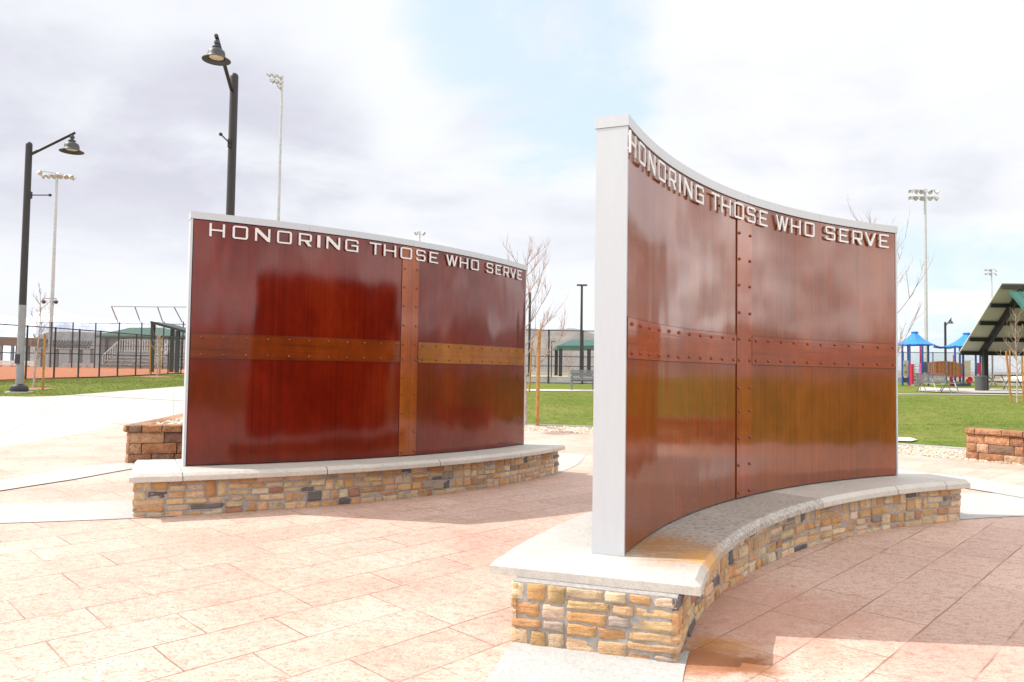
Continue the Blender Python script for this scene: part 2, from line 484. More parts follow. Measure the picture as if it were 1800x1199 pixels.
def make_plaza():
    m, nd, lk, b, _ = newmat('stamped_pink_concrete')
    g = nd.new('ShaderNodeNewGeometry').outputs['Position']
    wob = nd.new('ShaderNodeTexNoise'); wob.inputs['Scale'].default_value = 3.0; wob.inputs['Detail'].default_value = 3
    lk.new(g, wob.inputs['Vector'])
    off = nd.new('ShaderNodeVectorMath'); off.operation = 'MULTIPLY_ADD'
    lk.new(wob.outputs['Color'], off.inputs[0]); off.inputs[1].default_value = (.014, .014, 0); lk.new(g, off.inputs[2])
    mp = nd.new('ShaderNodeMapping'); mp.inputs['Rotation'].default_value = (0, 0, math.radians(-46)); mp.inputs['Location'].default_value = (.13, .21, 0)
    lk.new(off.outputs[0], mp.inputs[0])
    br = nd.new('ShaderNodeTexBrick')
    br.offset = .42; br.offset_frequency = 2; br.squash = 1.55; br.squash_frequency = 3
    for k, v in (('Scale', 1.0), ('Mortar Size', .0058), ('Mortar Smooth', .35), ('Bias', 0.0), ('Brick Width', .66), ('Row Height', .385)):
        br.inputs[k].default_value = v
    br.inputs['Color1'].default_value = (.25, .25, .25, 1); br.inputs['Color2'].default_value = (.75, .75, .75, 1); br.inputs['Mortar'].default_value = (.5, .5, .5, 1)
    lk.new(mp.outputs[0], br.inputs['Vector'])
    jn = noise(nd, lk, g, 1.6, 4, .6)
    joint = nmath(nd, lk, 'MULTIPLY', br.outputs['Fac'], ramp(nd, lk, jn, [(.36, .12), (.56, 1.0)]))
    vs = coords(nd, lk, (1, 1.5, 1), rot=(0, 0, .2), world_=True)
    n1 = noise(nd, lk, g, .9, 6, .6, .4); n2 = noise(nd, lk, vs, 16, 7, .68, .5); n3 = noise(nd, lk, vs, 62, 5, .72, .3)
    c = ramp(nd, lk, n1, [(.28, (.50, .315, .255)), (.5, (.55, .385, .315)), (.74, (.60, .45, .38))])
    c = mix(nd, lk, .16, c, mix(nd, lk, 1.0, br.outputs['Color'], (1.9, 1.9, 1.9), 'MULTIPLY'), 'MULTIPLY')
    c = mix(nd, lk, .75, c, ramp(nd, lk, n2, [(.28, (.62, .50, .46)), (.5, 1.0), (.72, (1.10, 1.08, 1.06))]), 'MULTIPLY')
    flk = nmath(nd, lk, 'MULTIPLY', ramp(nd, lk, n3, [(.40, 1.0), (.50, 0.0)]), ramp(nd, lk, n2, [(.38, 1.0), (.66, .45)]))
    c = mix(nd, lk, nmath(nd, lk, 'MULTIPLY', flk, .9), c, (.27, .145, .10))
    c = mix(nd, lk, nmath(nd, lk, 'MULTIPLY', joint, .78), c, (.19, .10, .072))
    # rust run-off beside the near wall, and a faint reddish wavering band across the paving
    for (x, y, ra, rb, colr, st) in ((1.5, 4.6, .2, 1.0, (.40, .19, .13), .55), (1.13, 4.10, .04, .26, (.42, .19, .04), .75), (1.05, 3.92, .10, .30, (.27, .095, .025), .85), (1.22, 3.80, .03, .20, (.22, .08, .025), .85)):
        d = nd.new('ShaderNodeVectorMath'); d.operation = 'DISTANCE'; lk.new(g, d.inputs[0]); d.inputs[1].default_value = (x, y, -.05)
        e = nmath(nd, lk, 'ADD', d.outputs['Value'], nmath(nd, lk, 'MULTIPLY', nmath(nd, lk, 'SUBTRACT', noise(nd, lk, g, 5, 5, .6, .5), .5), rb * 1.5))
        mr = nd.new('ShaderNodeMapRange'); mr.interpolation_type = 'SMOOTHSTEP'
        mr.inputs[1].default_value = ra; mr.inputs[2].default_value = rb; mr.inputs[3].default_value = st; mr.inputs[4].default_value = 0
        lk.new(e, mr.inputs[0]); c = mix(nd, lk, mr.outputs[0], c, colr)
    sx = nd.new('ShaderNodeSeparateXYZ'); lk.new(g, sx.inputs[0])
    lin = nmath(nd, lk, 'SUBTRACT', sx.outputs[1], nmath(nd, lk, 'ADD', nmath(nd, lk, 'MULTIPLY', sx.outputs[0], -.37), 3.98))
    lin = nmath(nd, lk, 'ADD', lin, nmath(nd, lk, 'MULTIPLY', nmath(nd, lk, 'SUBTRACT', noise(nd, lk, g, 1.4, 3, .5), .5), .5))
    red_band = ramp(nd, lk, nmath(nd, lk, 'ABSOLUTE', lin), [(.0, 1.0), (.10, 0.0)])
    red_band = nmath(nd, lk, 'MULTIPLY', red_band, ramp(nd, lk, noise(nd, lk, g, 1.1, 3, .5), [(.4, .1), (.6, .75)]))
    red_band = nmath(nd, lk, 'MULTIPLY', red_band, ramp(nd, lk, nmath(nd, lk, 'MULTIPLY', sx.outputs[0], -1.0), [(.0, 0.0), (.12, .6)]))
    c = mix(nd, lk, red_band, c, (.42, .20, .15))
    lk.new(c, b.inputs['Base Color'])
    lk.new(ramp(nd, lk, n1, [(.3, .5), (.7, .8)]), b.inputs['Roughness'])
    hgt = nmath(nd, lk, 'SUBTRACT', nmath(nd, lk, 'ADD', nmath(nd, lk, 'MULTIPLY', n2, .55), nmath(nd, lk, 'MULTIPLY', n3, .2)), nmath(nd, lk, 'MULTIPLY', joint, 1.0))
    bump(nd, lk, b, hgt, .55, .012)
    return m
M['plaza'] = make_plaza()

def make_lawn():
    m, nd, lk, b, _ = newmat('park_grass')
    g = nd.new('ShaderNodeNewGeometry').outputs['Position']
    n1 = noise(nd, lk, g, .35, 5, .6, .5); n2 = noise(nd, lk, g, 3.2, 6, .65); n3 = noise(nd, lk, g, 38, 4, .7)
    c = ramp(nd, lk, n1, [(.3, (.092, .128, .020)), (.55, (.130, .154, .032)), (.75, (.178, .172, .050))])
    c = mix(nd, lk, .8, c, ramp(nd, lk, n2, [(.3, .72), (.7, 1.3)]), 'MULTIPLY')
    c = mix(nd, lk, .9, c, ramp(nd, lk, n3, [(.3, .55), (.7, 1.45)]), 'MULTIPLY')
    d = nd.new('ShaderNodeVectorMath'); d.operation = 'LENGTH'; lk.new(g, d.inputs[0])
    far = ramp(nd, lk, nmath(nd, lk, 'MULTIPLY', nmath(nd, lk, 'ADD', d.outputs['Value'], nmath(nd, lk, 'MULTIPLY', n1, 30)), .005), [(.46, 0.0), (.6, 1.0)])
    dry = ramp(nd, lk, n1, [(.3, (.24, .19, .12)), (.7, (.33, .27, .18))])
    lk.new(mix(nd, lk, far, c, dry), b.inputs['Base Color'])
    b.inputs['Roughness'].default_value = .95; b.inputs['Specular IOR Level'].default_value = .08
    bump(nd, lk, b, n3, .6, .02)
    return m
M['lawn'] = make_lawn()
M['dirt'] = simple('infield_clay', (.36, .12, .045), .95, 0, .1, 2.0, .3)
M['courtpave'] = simple('court_paving', (.36, .32, .28), .9, 0, .12, .6)
M['black'] = simple('black_powder_coat', (.022, .022, .024), .42, .1, .2, 9)
M['bronze'] = simple('dark_bronze_paint', (.020, .016, .018), .5, .1, .15, 7)
M['galv'] = simple('galvanised_steel', (.42, .43, .44), .45, .4, .12, 5)
M['silver'] = simple('silver_grey_paint', (.22, .22, .23), .55, .1, .1, 6)
M['lampgrey'] = simple('lamp_shade_grey', (.055, .055, .062), .5, .2, .15, 8)
M['lampinner'] = simple('lamp_lens', (.62, .50, .36), .3, 0, .1, 12)
M['lampwhite'] = simple('floodlight_shell', (.50, .50, .50), .45, .3, .15, 9)
M['stake'] = simple('treated_timber_stake', (.34, .165, .045), .85, 0, .3, 14, .4)
M['bark'] = simple('young_bark', (.36, .29, .23), .9, 0, .3, 18, .4)
M['twig'] = simple('brown_twig', (.30, .20, .155), .9, 0, .3, 20)
M['greenroof'] = simple('green_metal_roof', (.034, .125, .098), .45, .2, .1, 3)
M['cream'] = simple('cream_soffit_panel', (.44, .43, .36), .7, 0, .06, 2)
M['greywall'] = simple('grey_block_wall', (.24, .235, .235), .9, 0, .1, 3)
M['whitewall'] = simple('white_board', (.70, .69, .68), .7, 0, .07, 2)
M['brownroof'] = simple('brown_metal_roof', (.19, .13, .11), .55, .2, .1, 3)
M['bluefabric'] = simple('blue_shade_fabric', (.018, .19, .62), .5, 0, .08, 3)
M['bluepost'] = simple('blue_play_post', (.022, .060, .235), .4, 0, .08, 3)
M['redplastic'] = simple('red_play_plastic', (.55, .028, .045), .4, 0, .1, 3)
M['pinkplastic'] = simple('magenta_play_plastic', (.50, .06, .22), .4, 0, .1, 3)
M['tanplastic'] = simple('tan_play_panel', (.55, .47, .32), .55, 0, .12, 5)
M['greyplastic'] = simple('grey_play_steps', (.19, .20, .21), .6, 0, .1, 5)
M['slide'] = simple('slate_slide_plastic', (.10, .13, .17), .35, 0, .1, 3)
M['plank'] = attr_mat('bridge_plank', .7, 20, .25, .2, .003)
M['rockwhite'] = simple('pale_play_boulder', (.62, .58, .50), .85, 0, .15, 2.5, .4)
M['rocktan'] = simple('tan_play_boulder', (.55, .44, .25), .85, 0, .15, 2.5, .4)
M['bin'] = simple('grey_litter_bin', (.085, .092, .095), .5, .2, .1, 5)
M['mesh_metal'] = simple('grey_coated_bench_metal', (.17, .175, .18), .5, .3, .1, 6)
M['hill'] = simple('dry_hillside', (.19, .172, .158), .95, 0, .35, .02)
M['greyhill'] = simple('grey_hillside', (.165, .158, .160), .95, 0, .12, .03)
def make_snow():
    m, nd, lk, b, _ = newmat('hazed_snowy_mountain')
    g = nd.new('ShaderNodeNewGeometry').outputs['Position']
    v = nd.new('ShaderNodeMapping'); v.inputs['Scale'].default_value = (1, .4, 1.6); v.inputs['Rotation'].default_value = (0, .5, 0); lk.new(g, v.inputs[0])
    n = noise(nd, lk, v.outputs[0], .006, 8, .68, .6)
    lk.new(ramp(nd, lk, n, [(.38, (.36, .43, .56)), (.50, (.50, .56, .68)), (.62, (.70, .74, .80))]), b.inputs['Base Color'])  # pale blue tones put distance haze into the snow and rock colour
    b.inputs['Roughness'].default_value = .9
    return m
M['snow'] = make_snow()
def make_link(name, pitch, wire, c):
    m, nd, lk, b, out = newmat(name)
    uv = nd.new('ShaderNodeUVMap'); uv.uv_map = 'UVMap'
    s = nd.new('ShaderNodeSeparateXYZ'); lk.new(uv.outputs[0], s.inputs[0])
    def w(op):
        f = nmath(nd, lk, 'FRACT', nmath(nd, lk, 'DIVIDE', nmath(nd, lk, op, s.outputs[0], s.outputs[1]), pitch))
        return nmath(nd, lk, 'LESS_THAN', f, wire / pitch)
    f = nmath(nd, lk, 'MAXIMUM', w('ADD'), w('SUBTRACT'))
    tr = nd.new('ShaderNodeBsdfTransparent'); mx = nd.new('ShaderNodeMixShader')
    b.inputs['Base Color'].default_value = (*c, 1); b.inputs['Roughness'].default_value = .6
    lk.new(f, mx.inputs[0]); lk.new(tr.outputs[0], mx.inputs[1]); lk.new(b.outputs[0], mx.inputs[2]); lk.new(mx.outputs[0], out.inputs[0])
    return m
M['link'] = make_link('chain_link_mesh', .07, .0085, (.06, .06, .065))
M['link_grey'] = make_link('grey_chain_link_mesh', .07, .016, (.13, .13, .14))
M['perf'] = make_link('perforated_bench_sheet', .05, .020, (.17, .175, .18))

# ------------------------------------------------------------------ ground sheets
def polar_ground():
    rs = [0.0] + list(np.arange(.5, 36.1, .5)) + [37, 39, 42, 46, 50, 55, 60, 66, 73, 82, 92, 110, 140, 190, 280, 420, 700, 1200, 2200, 4200, 9000]
    n = 300; vs = [(0, 0, gz(0, 0))]; fs = []
    for r in rs[1:]:
        for k in range(n):
            a = 2 * math.pi * k / n; x, y = r * math.cos(a), r * math.sin(a); vs.append((x, y, gz(x, y)))
    for k in range(n): fs.append((0, 1 + k, 1 + (k + 1) % n))
    for i in range(len(rs) - 2):
        a, b = 1 + i * n, 1 + (i + 1) * n
        for k in range(n):
            k2 = (k + 1) % n; fs.append((a + k, b + k, b + k2, a + k2))
    m = MB(); m.add(vs, fs); return m
tag(polar_ground().build('lawn', M['lawn'], smooth='all'), kind='structure', label='green park lawn running out to dry fields')
def sheet(name, pts, mat, dz, step=.4, kind='structure', label=None, z0=None):
    """flat polygon draped on the terrain dz above it"""
    bm = bmesh.new()
    vs = [bm.verts.new((p[0], p[1], 0)) for p in pts]
    bm.faces.new(vs)
    xs = [p[0] for p in pts]; ys = [p[1] for p in pts]
    for ax, lo, hi in ((0, min(xs), max(xs)), (1, min(ys), max(ys))):
        k = math.ceil(lo / step) * step
        while k < hi:
            co = [0, 0, 0]; no = [0, 0, 0]; co[ax] = k; no[ax] = 1
            bmesh.ops.bisect_plane(bm, geom=bm.verts[:] + bm.edges[:] + bm.faces[:], plane_co=co, plane_no=no, dist=1e-5)
            k += step
    bmesh.ops.triangulate(bm, faces=bm.faces[:])
    for v in bm.verts: v.co.z = (gz(v.co.x, v.co.y) if z0 is None else z0) + dz
    bmesh.ops.recalc_face_normals(bm, faces=bm.faces[:])
    me = bpy.data.meshes.new(name); bm.to_mesh(me); bm.free()
    if sum(p.normal.z for p in me.polygons) < 0: me.flip_normals()
    me.polygons.foreach_set('use_smooth', [True] * len(me.polygons))
    me.materials.append(mat)
    o = bpy.data.objects.new(name, me); COL.objects.link(o)
    return tag(o, label, kind=kind)
def A(*pts): return [at(*p) for p in pts]
# stamped plaza
pl = [(-8.7, -10), (10.5, -10), (12.5, 4), (11.2, 9.3)] + [tuple(p[:2]) for p in A((1800, 819), (1697, 809), (1582, 797), (1043, 763), (926, 754))] + [(-2.5, 18.6), (-6.8, 17.6), (-9.2, 17.4)] + [tuple(p[:2]) for p in A((216, 748), (0, 787))] + [(-8.6, 8)]
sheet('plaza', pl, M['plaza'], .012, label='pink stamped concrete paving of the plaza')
wk = A((0, 787), (216, 748)) + [Vector((-9.2, 17.45, 0)), Vector((-6.8, 17.65, 0)), Vector((-2.5, 18.65, 0)), Vector((-2.5, 24, 0)), Vector((-7, 32, 0))] + A((325, 679.5), (316, 680), (188, 690), (94, 697), (52, 698), (0, 697)) + [Vector((-26, 24, 0)), Vector((-24, 5, 0)), Vector((-8.6, 5, 0)), Vector((-8.6, 8, 0))]
sheet('pavement', wk, M['walk'], .008, label='pale concrete walk beyond the left edge of the plaza')

# ---- the two curved walls: plan geometry
class Arc:
    def __init__(s, m, th, k, b):
        s.m = Vector(m); s.th = th; s.k = k; s.b = b
        s.n = Vector((math.sin(th), -math.cos(th))); s.t = Vector((math.cos(th), math.sin(th)))
    def p(s, q, off, z):
        a = q * s.k; x, y = math.sin(a) / s.k, (math.cos(a) - 1) / s.k
        v = s.m + s.t * (x + off * math.sin(a)) + s.n * (y + off * math.cos(a))
        return Vector((v.x, v.y, z))
    def nrm(s, q):
        a = q * s.k; v = s.t * math.sin(a) + s.n * math.cos(a); return Vector((v.x, v.y, 0))
    def tan(s, q):
        a = q * s.k; v = s.t * math.cos(a) - s.n * math.sin(a); return Vector((v.x, v.y, 0))
    def zc(s, q): return .42 + s.b * q
AL = Arc((-.7951, 9.1714), .8813, .1319, -.01492)
AR = Arc((2.3536, 6.6418), .6842, -.1726, .01518)
def band(arc, s0, s1, o0, o1, name, dz, mat, label, n=24):
    pts = [arc.p(s0 + (s1 - s0) * i / n, o0, 0) for i in range(n + 1)] + [arc.p(s1 - (s1 - s0) * i / n, o1, 0) for i in range(n + 1)]
    return sheet(name, pts, mat, dz, .3, label=label)
band(AL, -6.8, -3.1, -.60, .40, 'path', .017, M['concrete'], 'grey concrete band running left from the convex wall')
band(AL, 1.95, 4.45, -.60, .40, 'path', .017, M['concrete'], 'grey concrete band curving away from the far end of the convex wall')
band(AR, -5.8, -3.1, -.50, .40, 'path', .017, M['concrete'], 'grey concrete band running toward the viewer from the concave wall')
band(AR, 1.95, 6.1, -.95, .35, 'path', .017, M['concrete'], 'grey concrete band running right from the concave wall')
sheet('path', A((-220, 885), (0, 847), (117, 826), (235, 813), (235, 826), (129, 845.7), (0, 866), (-220, 925)), M['concrete'], .022, label='thin grey concrete band left of the low block wall')
sheet('path', A((1560, 828), (1706, 841), (1830, 864), (1830, 884), (1734, 867), (1660, 855), (1560, 842)), M['concrete'], .022, label='pale concrete band behind the concave wall')

# ------------------------------------------------------------------ lettering
LS = [[-2.86, -2.717], [-2.645, -2.498], [-2.43, -2.28], [-2.211, -2.059], [-1.985, -1.846], [-1.785, -1.752], [-1.683, -1.527], [-1.465, -1.309], [-1.166, -1.021], [-0.984, -0.819], [-0.755, -0.593], [-0.53, -0.391], [-0.325, -0.188], [-0.051, 0.145], [0.19, 0.343], [0.407, 0.558], [0.729, 0.872], [0.935, 1.069], [1.127, 1.27], [1.304, 1.463], [1.511, 1.641]]
TEXT = 'HONORINGTHOSEWHOSERVE'
def glyph(ch, w, h):
    tv, t, c = .0205, .0160, .017
    m = .45 * h
    if ch == 'H': return [[(0, 0), (tv, 0), (tv, h / 2 - t / 2), (w - tv, h / 2 - t / 2), (w - tv, 0), (w, 0), (w, h), (w - tv, h), (w - tv, h / 2 + t / 2), (tv, h / 2 + t / 2), (tv, h), (0, h)]]
    if ch == 'O':
        k = .4 * c
        return [[(c, 0), (w - c, 0), (w - k, k), (w, c), (w, h - c), (w - k, h - k), (w - c, h), (c, h), (k, h - k), (0, h - c), (0, c), (k, k)],
                [(tv, t), (tv, h - t), (w - tv, h - t), (w - tv, t)]]
    if ch == 'N':
        d, k = tv * 1.25, .30 * h
        return [[(0, 0), (tv, 0), (tv, h - k), (w - d, 0), (w, 0), (w, h), (w - tv, h), (w - tv, k), (d, h), (0, h)]]
    if ch == 'R':
        y = .36 * h
        return [[(0, 0), (tv, 0), (tv, y), (.46 * w, y), (w - .036, 0), (w, 0), (.72 * w, y), (w - c, y), (w, y + c), (w, h - c), (w - c, h), (0, h)],
                [(tv, y + t), (tv, h - t), (w - tv, h - t), (w - tv, y + t)]]
    if ch == 'I': return [[(0, 0), (w, 0), (w, h), (0, h)]]
    if ch == 'G':
        return [[(c, 0), (w, 0), (w, .56 * h), (.46 * w, .56 * h), (.46 * w, .56 * h - t), (w - tv, .56 * h - t), (w - tv, t), (tv, t), (tv, h - t), (w - tv, h - t), (w - tv, .72 * h), (w, .72 * h), (w, h - c), (w - c, h), (c, h), (0, h - c), (0, c)]]
    if ch == 'T': return [[(w / 2 - tv / 2, 0), (w / 2 + tv / 2, 0), (w / 2 + tv / 2, h - t), (w, h - t), (w, h), (0, h), (0, h - t), (w / 2 - tv / 2, h - t)]]
    if ch == 'E': return [[(0, 0), (w, 0), (w, t), (tv, t), (tv, h / 2 - t / 2), (.82 * w, h / 2 - t / 2), (.82 * w, h / 2 + t / 2), (tv, h / 2 + t / 2), (tv, h - t), (w, h - t), (w, h), (0, h)]]
    if ch == 'S':
        return [[(c, 0), (w - c, 0), (w, c), (w, m + t - c), (w - c, m + t), (tv, m + t), (tv, h - t), (w - tv, h - t), (w - tv, .75 * h), (w, .75 * h), (w, h - c), (w - c, h), (c, h), (0, h - c), (0, m + c), (c, m), (w - tv, m), (w - tv, t), (tv, t), (tv, .25 * h), (0, .25 * h), (0, c)]]
    if ch == 'W':
        k = .24 * h
        return [[(.23 * w, 0), (.345 * w, 0), (.5 * w, h - k), (.655 * w, 0), (.77 * w, 0), (w, h), (w - tv, h), (.71 * w, k * 1.1), (.565 * w, h), (.435 * w, h), (.29 * w, k * 1.1), (tv, h), (0, h)]]
    if ch == 'V':
        k = .24 * h
        return [[(w / 2 - .014, 0), (w / 2 + .014, 0), (w, h), (w - tv * 1.08, h), (w / 2, k), (tv * 1.08, h), (0, h)]]
def letter_mb(arc, ch, s0, s1, z0, h, o0, o1):
    loops = glyph(ch, s1 - s0, h)
    flat = [p for l in loops for p in l]
    tris = tessellate_polygon([[Vector((p[0], p[1], 0)) for p in l] for l in loops])
    m = MB(); n = len(flat)
    f = [arc.p(s0 + p[0], o1, z0 + p[1]) for p in flat]; b = [arc.p(s0 + p[0], o0, z0 + p[1]) for p in flat]
    fs = []
    for t in tris:
        a2 = (flat[t[1]][0] - flat[t[0]][0]) * (flat[t[2]][1] - flat[t[0]][1]) - (flat[t[2]][0] - flat[t[0]][0]) * (flat[t[1]][1] - flat[t[0]][1])
        t = tuple(t) if a2 > 0 else tuple(reversed(t))
        fs.append(t); fs.append(tuple(n + q for q in reversed(t)))
    k = 0
    for l in loops:
        L = len(l)
        for i in range(L):
            a, c = k + i, k + (i + 1) % L
            fs.append((a, a + n, c + n, c))
        k += L
    m.add(f + b, fs)
    # stand-off studs to the steel face
    w = s1 - s0
    xs = [.012] if ch == 'I' else ([w / 2] if ch in 'TV' else [.012, w - .012])
    for x in xs:
        for y in ((h * .22, h * .86) if ch not in 'VW' else (h * .9,)):
            if ch in 'RES' and x > .02: continue
            m.tube([arc.p(s0 + x, .0045, z0 + y), arc.p(s0 + x, o0 + .001, z0 + y)], .0045, 6)
    return m

# ------------------------------------------------------------------ stonework
STONE = [((.54, .37, .21), 6), ((.51, .31, .15), 4), ((.57, .43, .28), 6), ((.45, .25, .13), 1.4), ((.38, .20, .14), .5), ((.50, .40, .28), 3), ((.60, .50, .37), 2), ((.25, .22, .20), .9), ((.15, .14, .14), .6), ((.37, .31, .25), 1.0)]
def pick(r, table):
    t = sum(w for _, w in table) * r.random()
    for c, w in table:
        t -= w
        if t <= 0: break
    k = r.uniform(.85, 1.15)
    return tuple(min(.9, x * k * r.uniform(.95, 1.05)) for x in c)
def split(r, x0, x1, y0, y1, out):
    w, h = x1 - x0, y1 - y0
    if h > .19:
        if w > .5 and r.random() < .9:
            k = x0 + w * r.uniform(.35, .65); split(r, x0, k, y0, y1, out); split(r, k, x1, y0, y1, out); return
        k = y0 + h * r.choice((.36, .42, .5, .58, .64)) ; split(r, x0, x1, y0, k, out); split(r, x0, x1, k, y1, out); return
    if w > .37 or (w > .24 and r.random() < .42) or w > h * 5.6:
        k = x0 + w * r.uniform(.32, .68); split(r, x0, k, y0, y1, out); split(r, k, x1, y0, y1, out); return
    if w * h > .017:
        k = x0 + w * r.uniform(.4, .6); split(r, x0, k, y0, y1, out); split(r, k, x1, y0, y1, out); return
    out.append((x0, x1, y0, y1))
def stone_wall(m, r, L, Hh, fmap, gap=.0052, dep=.022):
    """fmap(u, v, o) -> world point on a wall face of length L, height Hh, o outwards"""
    rects = []
    hb = Hh * r.uniform(.42, .58)
    for lo, hi in ((0, hb), (hb, Hh)):
        u = 0.0
        while u < L - .01:
            w = r.uniform(.16, .52)
            if L - u - w < .16: w = L - u
            h = hi - lo; k = r.random()
            rows = [1.0] if (k < .05 and w < .24) else ([r.choice((.38, .45, .55, .62)), None] if k < .58 or h < .15 else [r.uniform(.28, .38), r.uniform(.28, .38), None])
            y = lo
            for q in rows:
                y1_ = hi if (q is None or q == 1.0) else y + h * q
                split(r, u, u + w, y, y1_, rects); y = y1_
            u += w
    for (x0, x1, y0, y1) in rects:
        col = pick(r, STONE); d = dep * r.uniform(.55, 1.2); x0 += gap; x1 -= gap; y0 += gap * .8; y1 -= gap * .8
        if x1 - x0 < .022 or y1 - y0 < .018: continue
        xs_ = [0, .0022, .0064] + [.0064 + (x1 - x0 - .0128) * k / max(2, int((x1 - x0) / .03)) for k in range(1, max(2, int((x1 - x0) / .03)))] + [x1 - x0 - .0064, x1 - x0 - .0022, x1 - x0]; ys_ = [0, .0022, .0064] + [.0064 + (y1 - y0 - .0128) * k / 4 for k in (1, 2, 3)] + [y1 - y0 - .0064, y1 - y0 - .0022, y1 - y0]; nx = len(xs_) - 1; ny = len(ys_) - 1; ph = [r.uniform(0, 6.28) for _ in range(6)]
        sk = [r.uniform(-.007, .007) for _ in range(4)]; tl = r.uniform(-.005, .005); t2 = r.uniform(-.004, .004)
        vs = []
        for j in range(ny + 1):
            for i in range(nx + 1):
                a, b = xs_[i] / (x1 - x0), ys_[j] / (y1 - y0)
                e = min(min(a, 1 - a) * (x1 - x0), min(b, 1 - b) * (y1 - y0))
                x = x0 + a * (x1 - x0) + (sk[0] * b * (1 - a) + sk[1] * b * a) + .002 * math.sin(b * 9 + ph[0]) * (1 if 0 < a < 1 else .6)
                y = y0 + b * (y1 - y0) + (sk[2] * a * (1 - b) + sk[3] * a * b) * .6 + .002 * math.sin(a * 8 + ph[1])
                if j == 0 and y0 < .012: y = min(y, y0 + .004)
                # rounded arris, chipped face
                ed = min(1.0, e / .0062); prof = math.sqrt(max(0, 1 - (1 - ed) ** 2))
                o = -.012 + (d + .012) * prof
                o += prof * (tl * (a - .5) * 2 + t2 * (b - .5) * 2 + .0022 * math.sin(a * 11 + ph[2] + b * 4) + .0016 * math.sin(b * 13 + ph[3] - a * 5) + r.uniform(-.0014, .0014))
                # clip the corners a little
                cc = min(a, 1 - a) * (x1 - x0) + min(b, 1 - b) * (y1 - y0)
                if cc < .008: o = -.012
                vs.append(fmap(x, max(y, 0), o))
        fs = [(j * (nx + 1) + i, j * (nx + 1) + i + 1, (j + 1) * (nx + 1) + i + 1, (j + 1) * (nx + 1) + i) for j in range(ny) for i in range(nx)]
        m.add(vs, fs, col)

# ------------------------------------------------------------------ the memorial walls
ZT, CAPH, ZB1, ZB2, ST, SW = 2.86, .068, 1.746, 1.506, -.7151, .245
rivet_mesh = None
def rivet_src():
    m = MB(); prof = [(.0130, -.001), (.0127, .003), (.0106, .0090), (.0060, .0124), (.0001, .0135)]
    m.lathe((0, 0, 0), prof, 12)
    me = bpy.data.meshes.new('rivet'); me.from_pydata([tuple(p) for p in m.v], [], m.f); me.materials.append(M['rivet'])
    me.polygons.foreach_set('use_smooth', [True] * len(me.polygons)); return me
rivet_mesh = rivet_src()
def ribbon(arc, s0, s1, o0, o1, zl, zh, n=40, ends=True):
    """curved solid between two offsets; zl / zh may be functions of s"""
    m = MB(); fl = zl if callable(zl) else (lambda q: zl); fh = zh if callable(zh) else (lambda q: zh)
    vs, fs = [], []
    for i in range(n + 1):
        q = s0 + (s1 - s0) * i / n
        vs += [arc.p(q, o1, fl(q)), arc.p(q, o1, fh(q)), arc.p(q, o0, fh(q)), arc.p(q, o0, fl(q))]
    for i in range(n):
        a, b = 4 * i, 4 * i + 4
        fs += [(a, b, b + 1, a + 1), (a + 1, b + 1, b + 2, a + 2), (a + 2, b + 2, b + 3, a + 3), (a + 3, b + 3, b, a)]
    if ends: fs += [(0, 1, 2, 3), (4 * n + 3, 4 * n + 2, 4 * n + 1, 4 * n)]
    m.add(vs, fs); return m
